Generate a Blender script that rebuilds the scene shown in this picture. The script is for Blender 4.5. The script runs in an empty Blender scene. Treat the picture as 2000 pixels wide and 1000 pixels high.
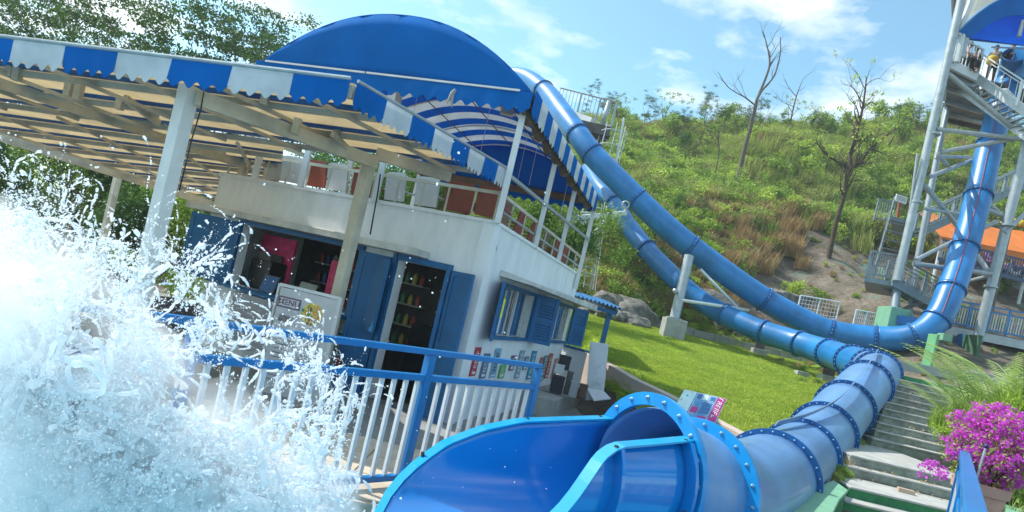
import bpy, bmesh, math, random
import numpy as np
from mathutils import Vector, Matrix, noise as mn
R = math.radians
V = Vector
random.seed(7); rng = np.random.default_rng(7)
SC = bpy.context.scene

# ------------------------------------------------------------------ camera, sky, sun, exposure
EYE = 1.72; F = 1250.0; ROLL = R(13.3); CR = math.cos(ROLL); SR = math.sin(ROLL); U0 = 1000.0; V0 = 600.0
cam = bpy.data.objects.new('camera', bpy.data.cameras.new('camera'))
SC.collection.objects.link(cam); SC.camera = cam
cam.data.sensor_width = 36; cam.data.lens = 36 * F / 2000; cam.data.shift_y = 0.05
cam.data.clip_start = 0.05; cam.data.clip_end = 2000
cam.matrix_world = Matrix(((CR, -SR, 0, 0), (0, 0, -1, 0), (SR, CR, 0, EYE), (0, 0, 0, 1)))

SUN_DIR = V((-0.62, 0.22, 0.76)).normalized()
elev = math.asin(SUN_DIR.z); az = math.atan2(SUN_DIR.x, SUN_DIR.y)
w = bpy.data.worlds.new('World'); SC.world = w; w.use_nodes = True
nt = w.node_tree; nt.nodes.clear()
def N(nt, t, **k):
    n = nt.nodes.new(t)
    for a, b in k.items():
        if a.startswith('i_'):
            n.inputs[int(a[2:])].default_value = b
        else: setattr(n, a, b)
    return n
out = N(nt, 'ShaderNodeOutputWorld'); bg = N(nt, 'ShaderNodeBackground'); bg.inputs[1].default_value = 0.125
sky = N(nt, 'ShaderNodeTexSky', sky_type='NISHITA'); sky.sun_disc = False
sky.sun_elevation = elev; sky.sun_rotation = az; sky.altitude = 50; sky.air_density = 0.9; sky.dust_density = 1.0; sky.ozone_density = 1.6
tc = N(nt, 'ShaderNodeTexCoord'); mp = N(nt, 'ShaderNodeMapping'); mp.inputs['Scale'].default_value = (1.9, 1.9, 4.6); mp.inputs['Location'].default_value = (0.9, 0.0, 0.35)
no = N(nt, 'ShaderNodeTexNoise'); no.inputs['Scale'].default_value = 1.9; no.inputs['Detail'].default_value = 9; no.inputs['Roughness'].default_value = 0.55
ramp = N(nt, 'ShaderNodeValToRGB'); ramp.color_ramp.elements[0].position = 0.485; ramp.color_ramp.elements[1].position = 0.60
n2 = N(nt, 'ShaderNodeTexNoise'); n2.inputs['Scale'].default_value = 5; n2.inputs['Detail'].default_value = 6
cr2 = N(nt, 'ShaderNodeValToRGB'); cr2.color_ramp.elements[0].color = (5.2, 6.1, 6.9, 1); cr2.color_ramp.elements[1].color = (8.6, 8.8, 8.8, 1)
cr2.color_ramp.elements[0].position = 0.35; cr2.color_ramp.elements[1].position = 0.65
mix = N(nt, 'ShaderNodeMixRGB')
tint = N(nt, 'ShaderNodeMixRGB', blend_type='MULTIPLY'); tint.inputs[0].default_value = 1; tint.inputs[2].default_value = (1.30, 1.70, 1.50, 1)
nt.links.new(tc.outputs['Generated'], mp.inputs[0]); nt.links.new(mp.outputs[0], no.inputs[0]); nt.links.new(mp.outputs[0], n2.inputs[0])
nt.links.new(no.outputs[0], ramp.inputs[0]); nt.links.new(n2.outputs[0], cr2.inputs[0]); nt.links.new(sky.outputs[0], tint.inputs[1])
mul = N(nt, 'ShaderNodeMath', operation='MULTIPLY'); mul.inputs[1].default_value = 0.85
nt.links.new(ramp.outputs[0], mul.inputs[0]); nt.links.new(mul.outputs[0], mix.inputs[0]); nt.links.new(tint.outputs[0], mix.inputs[1]); nt.links.new(cr2.outputs[0], mix.inputs[2])
nt.links.new(mix.outputs[0], bg.inputs[0]); nt.links.new(bg.outputs[0], out.inputs[0])
sl = bpy.data.lights.new('sun', 'SUN'); sl.energy = 4.0; sl.angle = R(0.55); sl.color = (1, 0.95, 0.87)
so = bpy.data.objects.new('sun', sl); SC.collection.objects.link(so); so.rotation_euler = SUN_DIR.to_track_quat('Z', 'Y').to_euler()
SC.view_settings.view_transform = 'Standard'; SC.view_settings.look = 'None'; SC.view_settings.gamma = 1; SC.view_settings.exposure = 0.56
SC.view_settings.use_curve_mapping = False
SC.cycles.max_bounces = 10; SC.cycles.transparent_max_bounces = 12; SC.cycles.transmission_bounces = 8; SC.cycles.volume_bounces = 8; SC.cycles.diffuse_bounces = 6

# ------------------------------------------------------------------ helpers
COL = SC.collection
def P(u, v, d):                      # a measured direction (photo pixels) and a distance give a place in the world
    du, dv = u - U0, v - V0
    return V(((du * CR + dv * SR) / F * d, d, EYE + (du * SR - dv * CR) / F * d))
def ray(u, v):
    return P(u, v, 1.0) - V((0, 0, EYE))
def Pz(u, v, z):
    r = ray(u, v); d = (z - EYE) / r.z
    return V((r.x * d, d, z))
def hit(u, v, a, b):                 # on the upright plane through ground points a, b: (t along a->b, z)
    r = ray(u, v); e = V((b[0] - a[0], b[1] - a[1]))
    # r.x*d = ax + e.x t ; d = ay + e.y t
    t = (r.x * a[1] - a[0]) / (e.x - r.x * e.y); d = a[1] + e.y * t
    return t, EYE + r.z * d
class MB:
    def __init__(s): s.v = []; s.f = []; s.mi = []; s.cur = 0
    def add(s, vs, fs):
        o = len(s.v); s.v += [tuple(p) for p in vs]; s.f += [tuple(i + o for i in f) for f in fs]; s.mi += [s.cur] * len(fs); return s
    def box(s, a, b):
        x0, y0, z0 = a; x1, y1, z1 = b
        return s.add([(x0,y0,z0),(x1,y0,z0),(x1,y1,z0),(x0,y1,z0),(x0,y0,z1),(x1,y0,z1),(x1,y1,z1),(x0,y1,z1)],
                     [(0,3,2,1),(4,5,6,7),(0,1,5,4),(1,2,6,5),(2,3,7,6),(3,0,4,7)])
    def obox(s, c, ex, ey, ez):      # centre and three half-axis vectors
        c = V(c); vs = []
        for k in (-1, 1):
            for (i, j) in ((-1,-1),(1,-1),(1,1),(-1,1)): vs.append(c + ex*i + ey*j + ez*k)
        return s.add(vs, [(0,3,2,1),(4,5,6,7),(0,1,5,4),(1,2,6,5),(2,3,7,6),(3,0,4,7)])
    def beam(s, p, q, wd, h, up=V((0,0,1)), top=False):
        p, q = V(p), V(q); d = (q - p); L = d.length; d.normalize()
        side = d.cross(up)
        if side.length < 1e-4: side = d.cross(V((0.95,-0.3,0)))
        side.normalize(); u2 = side.cross(d).normalized()
        c = (p + q) / 2
        if top: c = c - u2 * (h / 2)
        return s.obox(c, d * (L/2), side * (wd/2), u2 * (h/2))
    def tube(s, pts, rad, n=8, caps=True):
        pts = [V(p) for p in pts]; m = len(pts)
        if not hasattr(rad, '__len__'): rad = [rad] * m
        vs = []; ref = None
        for i, p in enumerate(pts):
            t = (pts[min(i+1, m-1)] - pts[max(i-1, 0)]).normalized()
            if ref is None:
                ref = t.cross(V((0,0,1)));
                if ref.length < 0.05: ref = t.cross(V((0.9,0.4,0)))
            ref = (ref - t * ref.dot(t)).normalized(); b = t.cross(ref)
            for k in range(n):
                a = 2*math.pi*k/n; vs.append(p + (ref*math.cos(a) + b*math.sin(a)) * rad[i])
        fs = [(i*n+k, i*n+(k+1)%n, (i+1)*n+(k+1)%n, (i+1)*n+k) for i in range(m-1) for k in range(n)]
        if caps: fs += [tuple(range(n-1, -1, -1)), tuple((m-1)*n+k for k in range(n))]
        return s.add(vs, fs)
    def slab(s, poly, t):            # polygon with thickness vector t
        n = len(poly); t = V(t); vs = [V(p) for p in poly] + [V(p) + t for p in poly]
        return s.add(vs, [tuple(range(n-1,-1,-1)), tuple(range(n, 2*n))] + [(i,(i+1)%n,n+(i+1)%n,n+i) for i in range(n)])
    def strip(s, A, B, t):           # sheet between polylines A and B with thickness vector t (faces on every side)
        n = len(A); t = V(t); vs = [V(p) for p in A] + [V(p) for p in B] + [V(p)+t for p in A] + [V(p)+t for p in B]
        f = []
        for i in range(n-1):
            f += [(i, i+1, n+i+1, n+i), (2*n+i, 3*n+i, 3*n+i+1, 2*n+i+1), (i, 2*n+i, 2*n+i+1, i+1), (n+i, n+i+1, 3*n+i+1, 3*n+i)]
        f += [(0, n, 3*n, 2*n), (n-1, 3*n-1, 4*n-1, 2*n-1)]
        return s.add(vs, f)
    def lathe(s, c, prof, n=16):
        c = V(c); vs = []
        for (r, z) in prof:
            for k in range(n):
                a = 2*math.pi*k/n; vs.append(c + V((r*math.cos(a), r*math.sin(a), z)))
        m = len(prof)
        fs = [(i*n+k, i*n+(k+1)%n, (i+1)*n+(k+1)%n, (i+1)*n+k) for i in range(m-1) for k in range(n)]
        fs += [tuple(range(n-1,-1,-1)), tuple((m-1)*n+k for k in range(n))]
        return s.add(vs, fs)
    def mesh(s, name, mats, smooth=False):
        me = bpy.data.meshes.new(name); me.from_pydata(s.v, [], s.f)
        for m in (mats if isinstance(mats, (list, tuple)) else [mats]): me.materials.append(m)
        if max(s.mi or [0]) > 0: me.polygons.foreach_set('material_index', s.mi)
        if smooth: me.polygons.foreach_set('use_smooth', [True] * len(me.polygons))
        me.update(); return me
def link(name, me, parent=None, loc=None):
    o = bpy.data.objects.new(name, me); COL.objects.link(o)
    if loc is not None: o.location = loc
    if parent is not None:
        o.parent = parent; o.matrix_parent_inverse = WM[parent.name].inverted() if parent.name in WM else Matrix()
    return o
WM = {}
def build(name, mb, mat, parent=None, smooth=False, auto=False, bevel=0):
    o = link(name, mb.mesh(name, mat, smooth or auto), parent)
    if auto:
        for p in o.data.polygons: pass
        o.data.set_sharp_from_angle(angle=R(35))
    if bevel:
        b = o.modifiers.new('bevel', 'BEVEL'); b.width = bevel; b.segments = 2; b.limit_method = 'ANGLE'
    return o
def root(name, loc):
    o = bpy.data.objects.new(name, None); COL.objects.link(o); o.location = loc; o.empty_display_size = 0.1
    WM[o.name] = Matrix.Translation(V(loc)); return o
def tag(o, label=None, cat=None, group=None, kind=None):
    if label: o['label'] = label
    if cat: o['category'] = cat
    if group: o['group'] = group
    if kind: o['kind'] = kind
    return o
def child_of(name, me, par_obj):     # sub-part under a mesh part whose own matrix is identity in the world
    o = bpy.data.objects.new(name, me); COL.objects.link(o); o.parent = par_obj
    return o
def copy_tree(o, M, parent=None):
    c = o.copy(); COL.objects.link(c)
    if parent is None: c.matrix_world = M
    else: c.parent = parent
    for ch in list(o.children): copy_tree(ch, None, c)
    return c

# ------------------------------------------------------------------ materials
MATS = {}
def mat(name, col, rough=0.6, var=0.12, scale=6.0, bump=0.0, bscale=40.0, metal=0.0, coat=0.0, trans=0.0, col2=None, spec=0.5, stretch=None, thr=None, coord='Object'):
    if name in MATS: return MATS[name]
    m = bpy.data.materials.new(name); m.use_nodes = True; t = m.node_tree; b = t.nodes['Principled BSDF']
    tcn = N(t, 'ShaderNodeTexCoord'); mpp = N(t, 'ShaderNodeMapping')
    if stretch: mpp.inputs['Scale'].default_value = stretch
    t.links.new(tcn.outputs[coord], mpp.inputs[0])
    nz = N(t, 'ShaderNodeTexNoise'); nz.inputs['Scale'].default_value = scale; nz.inputs['Detail'].default_value = 8; nz.inputs['Roughness'].default_value = 0.62
    t.links.new(mpp.outputs[0], nz.inputs[0])
    rp = N(t, 'ShaderNodeValToRGB')
    c1 = [max(0, c * (1 - var)) for c in col]; c2 = col2 or [min(1, c * (1 + var)) for c in col]
    rp.color_ramp.elements[0].color = (*c1, 1); rp.color_ramp.elements[1].color = (*c2, 1)
    lo, hi = thr or (0.32, 0.68)
    rp.color_ramp.elements[0].position = lo; rp.color_ramp.elements[1].position = hi
    t.links.new(nz.outputs[0], rp.inputs[0]); t.links.new(rp.outputs[0], b.inputs['Base Color'])
    rr = N(t, 'ShaderNodeMapRange'); rr.inputs[3].default_value = max(0.02, rough - 0.08); rr.inputs[4].default_value = min(1, rough + 0.1)
    t.links.new(nz.outputs[0], rr.inputs[0]); t.links.new(rr.outputs[0], b.inputs['Roughness'])
    b.inputs['Metallic'].default_value = metal; b.inputs['Specular IOR Level'].default_value = spec
    b.inputs['Coat Weight'].default_value = coat; b.inputs['Coat Roughness'].default_value = 0.08
    if bump:
        n3 = N(t, 'ShaderNodeTexNoise'); n3.inputs['Scale'].default_value = bscale; n3.inputs['Detail'].default_value = 6
        t.links.new(mpp.outputs[0], n3.inputs[0])
        bp = N(t, 'ShaderNodeBump'); bp.inputs['Strength'].default_value = bump; bp.inputs['Distance'].default_value = 0.02
        t.links.new(n3.outputs[0], bp.inputs['Height']); t.links.new(bp.outputs[0], b.inputs['Normal'])
    if trans:
        tr = N(t, 'ShaderNodeBsdfTranslucent'); mx = N(t, 'ShaderNodeMixShader'); mx.inputs[0].default_value = trans
        t.links.new(rp.outputs[0], tr.inputs[0]); t.links.new(b.outputs[0], mx.inputs[1]); t.links.new(tr.outputs[0], mx.inputs[2])
        t.links.new(mx.outputs[0], t.nodes['Material Output'].inputs[0])
    MATS[name] = m; return m
white_paint = mat('white paint', (.68,.69,.68), .5, .08, 3, .15)
cream_paint = mat('cream paint', (.52,.48,.38), .6, .22, 2.5, .2)
wall_white = mat('white render', (.73,.75,.76), .8, .10, 2.2, .35, 60, stretch=(1.6,1.6,.5), thr=(.25,.6))
ledge_white = mat('weathered white concrete', (.54,.54,.52), .8, .25, 3, .3)
blue_fab = mat('blue canvas', (.002,.17,.56), .8, .10, 1.2, .6, 2.2, trans=.35, spec=.1)
white_fab = mat('white canvas', (.68,.72,.76), .6, .12, 2, .6, 2.2, trans=.35)
fence_blue = mat('blue gloss paint', (.003,.165,.44), .35, .1, 5, .05, 60, coat=.1)
bal_white = mat('white baluster paint', (.66,.68,.70), .4, .06, 6)
shut_blue = mat('shutter blue paint', (.003,.11,.29), .5, .16, 3, .2, 30)
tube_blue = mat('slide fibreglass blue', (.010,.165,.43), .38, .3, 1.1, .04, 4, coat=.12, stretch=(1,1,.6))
tube_pale = mat('sky sheen slide fibreglass', (.12,.26,.49), .36, .2, 1.6, .03, 3, coat=.2)  # sky reflection on the tube put into a paler base colour
flume_blue = mat('flume bright blue gelcoat', (.002,.20,.58), .16, .08, 1.1, .05, 3, coat=.7)
flange_blue = mat('flange dark blue', (.006,.10,.32), .35, .15, 5)
ring_blue = mat('mouth flange blue', (.002,.25,.60), .3, .1, 4, coat=.4)
steel = mat('galvanised steel', (.36,.40,.42), .42, .16, 4, .1, 30, metal=.35)
steel_g = mat('blue grey steel', (.20,.25,.28), .5, .15, 4, .1, 30, metal=.2)
steel_w = mat('white steel', (.62,.66,.68), .45, .1, 5)
steel_d = mat('dark stained steel', (.10,.085,.075), .7, .35, 3)
bolt_m = mat('zinc bolt', (.20,.36,.55), .3, .05, 4, metal=.3)
wood_b = mat('brown timber', (.16,.10,.055), .8, .35, 3, .4, 20, stretch=(1,1,6))
concrete = mat('concrete', (.34,.34,.32), .85, .22, 2.5, .4, 30)
conc_dark = mat('dark concrete riser', (.24,.26,.22), .9, .4, 5, .6, 25)  # risers toned darker and greener than the treads
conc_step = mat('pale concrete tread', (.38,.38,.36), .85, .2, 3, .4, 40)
green_l = mat('pale green paint', (.17,.37,.24), .6, .12, 4, .3, 25)
green_d = mat('green carpet paint', (.035,.19,.075), .9, .25, 8, .4, 60)
black_m = mat('black plastic', (.012,.012,.014), .4, .3, 5)
dark_in = mat('dark interior', (.10,.09,.085), .9, .3, 3)  # room shade put into the colour so the openings look dark
red_ch = mat('red-brown plastic', (.26,.055,.03), .45, .2, 4)
white_ch = mat('white plastic', (.62,.62,.60), .4, .08, 4)
orange_m = mat('orange canvas', (.75,.22,.035), .6, .1, 2, trans=.3)
yellow_m = mat('yellow canvas', (.75,.52,.03), .6, .1, 2, trans=.3)
tan_wall = mat('pinkish tan render', (.50,.41,.35), .85, .1, 3, .3)
pot_m = mat('terracotta pot', (.50,.30,.24), .7, .15, 4, .15)
bark_g = mat('grey bark', (.13,.10,.075), .9, .4, 9, .5, 25)
rock_m = mat('grey boulder', (.15,.145,.13), .9, .45, 3.5, .9, 9, thr=(.38,.6))
# ------------------------------------------------------------------ ground
def ss(a, b, x):
    t = min(1, max(0, (x - a) / (b - a))); return t*t*(3-2*t)
def lerp(a, b, t): return a + (b - a) * t
def pl(x, pts):
    if x <= pts[0][0]: return pts[0][1]
    for (x0, y0), (x1, y1) in zip(pts, pts[1:]):
        if x <= x1: return y0 + (y1-y0)*(x-x0)/(x1-x0)
    return pts[-1][1]
CT = [(4.0, 4.6), (5.6, 5.9), (7.7, 3.7), (10, 5.1), (11.6, 6.1), (13.1, 7.2), (14.8, 8.5), (16.6, 9.8), (18, 10.5), (22, 12.3), (27, 12.6)]
def lawn_h(x, y): return 0.3 + 0.118 * (y - 11) if y > 11 else 0.3 - 0.13 * (11 - y)
def T(x, y):
    yard = -0.3
    mid = lawn_h(x, y)
    if y > 28: mid = 2.3 + 0.80 * (min(y, 36) - 28) + lerp(.47, .56, ss(9, 20, x)) * max(0, min(y, 62) - 36) - 0.10 * max(0, y - 62)
    right = pl(y, [(0, -.9), (4, -.45), (7.5, -.3), (8.5, .15), (9.9, .45), (13, .62), (16.5, 1.95), (20, 2.25), (27, 4.7), (32, 7.0), (36, 9.2), (40, 11.2), (46, 11.8), (52, 20.5), (62, 28), (90, 26)])
    right -= lerp(4.3, 0, ss(16, 38, x)) * ss(46, 61, y)
    lb = lerp(3.2, 2.4, ss(11, 17, y))
    k = ss(lb - .5, lb + .5, x) if y < 19 else ss(-12, 3, x)
    if 17 < y < 24:
        k = lerp(ss(lb - .5, lb + .5, x), ss(-12, 3, x), ss(17, 24, y))
    left = yard if y < 19 else pl(y, [(19, -.3), (30, 0.4), (60, 4.5), (90, 4)])
    h = lerp(left, mid, k)
    xr = pl(y, [(a[0], a[1]) for a in CT]) if y < 27 else 13.5
    kr = ss(xr - .2, xr + (0.5 if y < 19 else 4), x)
    h = lerp(h, right, kr)
    if y > 27:
        a = ss(28, 34, y)
        h += a * (mn.noise(V((x*.13, y*.13, 2.0))) * 1.1 + mn.noise(V((x*.45, y*.45, 5.0))) * .35)
        if x > 9: h += a * mn.noise(V((x*1.3, y*1.3, 9.0))) * .22
    return h
def onground(u, v):
    r = ray(u, v); d = 3.0
    while d < 95:
        if EYE + r.z*d < T(r.x*d, d): break
        d += .1
    return V((r.x*d, d, T(r.x*d, d)))
def grid(name, xs, ys, mat_, dz=0, test=None, fn=T):
    mb = MB(); nx, ny = len(xs), len(ys)
    idx = {}
    for j, y in enumerate(ys):
        for i, x in enumerate(xs):
            idx[i, j] = len(mb.v); mb.v.append((x, y, fn(x, y) + dz))
    for j in range(ny-1):
        for i in range(nx-1):
            cx, cy = (xs[i]+xs[i+1])/2, (ys[j]+ys[j+1])/2
            if test and not test(cx, cy): continue
            mb.f.append((idx[i,j], idx[i+1,j], idx[i+1,j+1], idx[i,j+1])); mb.mi.append(0)
    o = build(name, mb, mat_, smooth=True); o['kind'] = 'structure'; return o
def fr(a, b, s): return [a + (b-a)*i/int(round((b-a)/s)) for i in range(int(round((b-a)/s))+1)]
# hillside ground: soil, litter and low green, with the bare embankment on the right
m = mat('hillside soil', (.085,.075,.03), .95, .35, 1.1, .9, 7, col2=(.16,.125,.07)); m_hill = m
dirt = bpy.data.materials.new('embankment soil'); dirt.use_nodes = True; t = dirt.node_tree; b = t.nodes['Principled BSDF']
g = N(t, 'ShaderNodeTexCoord')
na = N(t, 'ShaderNodeTexNoise'); na.inputs['Scale'].default_value = .55; na.inputs['Detail'].default_value = 12; na.inputs['Roughness'].default_value = .7
nb = N(t, 'ShaderNodeTexNoise'); nb.inputs['Scale'].default_value = 6; nb.inputs['Detail'].default_value = 8; nb.inputs['Roughness'].default_value = .8
nc = N(t, 'ShaderNodeTexNoise'); nc.inputs['Scale'].default_value = .35; nc.inputs['Detail'].default_value = 9; nc.inputs['Roughness'].default_value = .72
for n in (na, nb, nc): t.links.new(g.outputs['Object'], n.inputs[0])
ra = N(t, 'ShaderNodeValToRGB'); e = ra.color_ramp.elements; e[0].position = .3; e[0].color = (.08,.062,.045,1); e[1].position = .7; e[1].color = (.34,.29,.23,1)
x = e.new(.5); x.color = (.19,.155,.12,1)
rb = N(t, 'ShaderNodeValToRGB'); rb.color_ramp.elements[0].position = .57; rb.color_ramp.elements[1].position = .66
mb_ = N(t, 'ShaderNodeMixRGB', blend_type='MULTIPLY'); mb_.inputs[0].default_value = .75
rc = N(t, 'ShaderNodeValToRGB'); rc.color_ramp.elements[0].position = .33; rc.color_ramp.elements[0].color = (.25,.22,.2,1); rc.color_ramp.elements[1].position = .62; rc.color_ramp.elements[1].color = (1.2,1.2,1.15,1)
mg = N(t, 'ShaderNodeMixRGB'); mg.inputs[2].default_value = (.17,.33,.27,1)
t.links.new(na.outputs[0], ra.inputs[0]); t.links.new(nb.outputs[0], rc.inputs[0]); t.links.new(ra.outputs[0], mb_.inputs[1]); t.links.new(rc.outputs[0], mb_.inputs[2])
sp = N(t, 'ShaderNodeSeparateXYZ'); t.links.new(g.outputs['Object'], sp.inputs[0])
hx = N(t, 'ShaderNodeMapRange'); hx.inputs[1].default_value = 9; hx.inputs[2].default_value = 14; t.links.new(sp.outputs[0], hx.inputs[0])
mm = N(t, 'ShaderNodeMath', operation='MULTIPLY'); m7 = N(t, 'ShaderNodeMath', operation='MULTIPLY'); m7.inputs[1].default_value = .7
t.links.new(nc.outputs[0], rb.inputs[0]); t.links.new(rb.outputs[0], mm.inputs[0]); t.links.new(hx.outputs[0], mm.inputs[1]); t.links.new(mm.outputs[0], m7.inputs[0])
t.links.new(m7.outputs[0], mg.inputs[0]); t.links.new(mb_.outputs[0], mg.inputs[1]); t.links.new(mg.outputs[0], b.inputs['Base Color']); b.inputs['Roughness'].default_value = .95
bp = N(t, 'ShaderNodeBump'); bp.inputs['Strength'].default_value = 1; bp.inputs['Distance'].default_value = .12
t.links.new(nb.outputs[0], bp.inputs['Height']); t.links.new(bp.outputs[0], b.inputs['Normal'])
def c_in(x, y): # coarse far ground
    return not (-24 < x < 40 and 19 < y < 70)
grid('hillside', fr(-24, 48, .6), fr(27, 71, .6), dirt)
grid('ground', fr(-24, 48, .5), fr(-6, 27, .5), dirt)
far = MB(); far.box((-900, 71, -4), (900, 900, 3.0)); o = build('distant_ground', far, m_hill); o['kind'] = 'structure'
far = MB(); far.box((-900, -60, -1.5), (-24.0, 70.9, -.3)); far.box((48.0, -60, -1.5), (900, 70.9, 1.0)); far.box((-23.9, -60, -1.5), (47.9, -6, -.9))
o = build('outlying_ground', far, m_hill); o['kind'] = 'structure'
# lawn
lawn_m = mat('mown lawn', (.14,.27,.015), .95, .3, .9, .7, 60, col2=(.30,.42,.04), spec=.15)
def lawn_test(x, y):
    lb = lerp(3.4, 2.4, ss(11, 17, y))
    if y > 19: lb = 1.0
    xr = pl(y, CT) - .5 if y < 27 else 12
    return x > lb and x < xr + (1.5 if y > 19 else 0) and 9.4 < y < 27.9 and x < 13
grid('lawn', fr(1, 14, .25), fr(9, 28, .25), lawn_m, .035, lawn_test)
# kiosk yard paving, and the tan strip outside it
pave = mat('shaded yard concrete', (.24,.24,.225), .85, .2, 1.5, .4, 30)  # roof shade beyond the kerb put into the darker grey
mb = MB(); mb.box((-14, 7.3, -.6), (2.6, 19, -.262)); o = build('yard_paving', mb, pave); o['kind'] = 'structure'
mb = MB(); mb.slab([V((-9,6.9,-.5)), V((-1.3,6.9,-.5)), V((2.4,9.3,-.5)), V((3.0,10.9,-.5)), V((2.2,11.5,-.5)), V((-9,7.6,-.5))], (0,0,.32)); o = build('kerb_walk', mb, pave); o['kind'] = 'structure'
tanp = mat('pale sandstone paving', (.50,.42,.32), .85, .15, 5, .3, 20)
mb = MB(); mb.box((-9, 4.9, -.5), (2.6, 6.86, .0)); o = build('poolside_paving', mb, tanp); o['kind'] = 'structure'
# slabs of the poolside paving, laid proud with joints between
pr = MB()
root_p = o
for i in range(16):
    for j in range(3):
        x0 = -7 + i*.6; y0 = 4.95 + j*.62
        if x0 + .58 > 2.5: continue
        s_ = MB(); dz = rng.uniform(0, .006); s_.box((x0, y0, .004), (x0+.585, y0+.60, .02+dz)); q = child_of('paving_slab', s_.mesh('paving_slab', tanp), root_p)
wat = bpy.data.materials.new('pool water'); wat.use_nodes = True; b = wat.node_tree.nodes['Principled BSDF']
b.inputs['Base Color'].default_value = (.05,.35,.5,1); b.inputs['Roughness'].default_value = .04; b.inputs['IOR'].default_value = 1.33
bp = N(wat.node_tree, 'ShaderNodeBump'); nn = N(wat.node_tree, 'ShaderNodeTexNoise'); nn.inputs['Scale'].default_value = 4; nn.inputs['Detail'].default_value = 5; bp.inputs['Strength'].default_value = .7
wat.node_tree.links.new(nn.outputs[0], bp.inputs['Height']); wat.node_tree.links.new(bp.outputs[0], b.inputs['Normal'])
mb = MB(); mb.box((-12, -5.5, -.9), (3.2, 4.85, -.16)); o = build('pool_water', mb, wat); o['kind'] = 'structure'
# low curved wall between yard and lawn
wp = [Pz(1120, 742, .62), Pz(1190, 722, .8), V((2.95, 14.2, .78)), V((3.35, 12.9, .74)), V((3.75, 11.6, .70)), V((4.15, 10.4, .6))]
wp = [V((1.95, 17.2, 1.0)), V((2.55, 16.0, .9))] + wp[2:]
mb = MB()
for a, c in zip(wp, wp[1:]):
    mb.slab([V((a.x,a.y,-.4)), V((c.x,c.y,-.4)), V((c.x+.22,c.y+.08,-.4)), V((a.x+.22,a.y+.08,-.4))], (0,0,1.15))
for i in range(len(mb.v)):
    x, y, z = mb.v[i]
    if z > .5: mb.v[i] = (x, y, pl(-y, [(-17.2, 1.0), (-14.2, .8), (-12.9, .74), (-10.4, .55)]))
o = build('retaining_wall', mb, tan_wall); tag(o, 'low curved pinkish tan retaining wall along the near edge of the lawn', 'wall')
# boundary wall of blocks behind the lawn
r = root('boundary_wall', (6, 27.6, 2.2)); tag(r, 'low grey block wall along the back of the lawn below the hillside', 'wall')
for i in range(13):
    x0 = 3.2 + i*.95; y0 = 27.9 - .02*i
    z = T(x0, 27.4)
    q = MB(); q.box((x0, y0, z-.5), (x0+.93, y0+.25, z+.38 + rng.uniform(-.04,.05))); build('wall_block', q, concrete, r, bevel=.015)
def rock(name, c, s, seed, label, group=None):
    bm = bmesh.new(); bmesh.ops.create_icosphere(bm, subdivisions=3, radius=1)
    for v in bm.verts:
        n = mn.noise(v.co*1.1 + V((seed, 0, 0)))*.45 + mn.noise(v.co*2.7 + V((0, seed, 0)))*.18
        f = mn.cell(v.co*2.2 + V((seed,)*3))*.10
        v.co *= 1 + n + f; v.co = V((v.co.x*s[0], v.co.y*s[1], v.co.z*s[2]))
    me = bpy.data.meshes.new(name); bm.to_mesh(me); bm.free(); me.materials.append(rock_m)
    me.polygons.foreach_set('use_smooth', [True]*len(me.polygons)); me.set_sharp_from_angle(angle=R(28))
    o = link(name, me, loc=c); tag(o, label, 'rock', group); return o
for k, (u, v, d, s, lb) in enumerate([(1150, 640, 27.2, (.7,.5,.5), 'small grey boulder nearest the kiosk at the foot of the hill'),
        (1172, 630, 28, (1.0,.7,.75), 'tall grey boulder partly hidden behind the kiosk eave by the lawn'),
        (1212, 636, 28, (1.3,.8,.75), 'largest flat grey boulder behind the blue porch post'),
        (1228, 655, 26.6, (.8,.5,.35), 'low grey boulder in front of the others at the lawn edge'),
        (1186, 655, 26.4, (.6,.5,.4), 'rounded grey boulder left of the blue porch post'),
        (1390, 634, 29.5, (1.1,.7,.8), 'brown angular rock on the slope right of the concrete footing'),
        (1425, 640, 29, (.9,.6,.6), 'pale grey rock below the slides beside the block wall'),
        (1465, 650, 28.6, (.8,.6,.45), 'grey rock under the lower slide near the wall end'),
        (1500, 622, 31, (1.2,.8,.7), 'broad brown rock face between the two slides'),
        (1930, 716, 21, (.9,.6,.5), 'dark grey rock behind the feathery green plant'),
        (1985, 728, 20, (.8,.6,.45), 'dark grey rock at the right edge under the bridge')]):
    p = P(u, v, d); p.z = T(p.x, p.y) + s[2]*.3; rock('boulder', p, s, k*3.7+1, lb)
# retaining edge on the right (grey kerb behind the green terrace)
r = root('grey_kerb', (11, 18.5, 2.3)); tag(r, 'long grey concrete kerb behind the green terrace at the top of the steps', 'kerb')
q = MB(); q.beam(P(1745, 712, 19.8), P(1990, 752, 19.5), .25, .28); build('kerb_beam', q, concrete, r)
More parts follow.
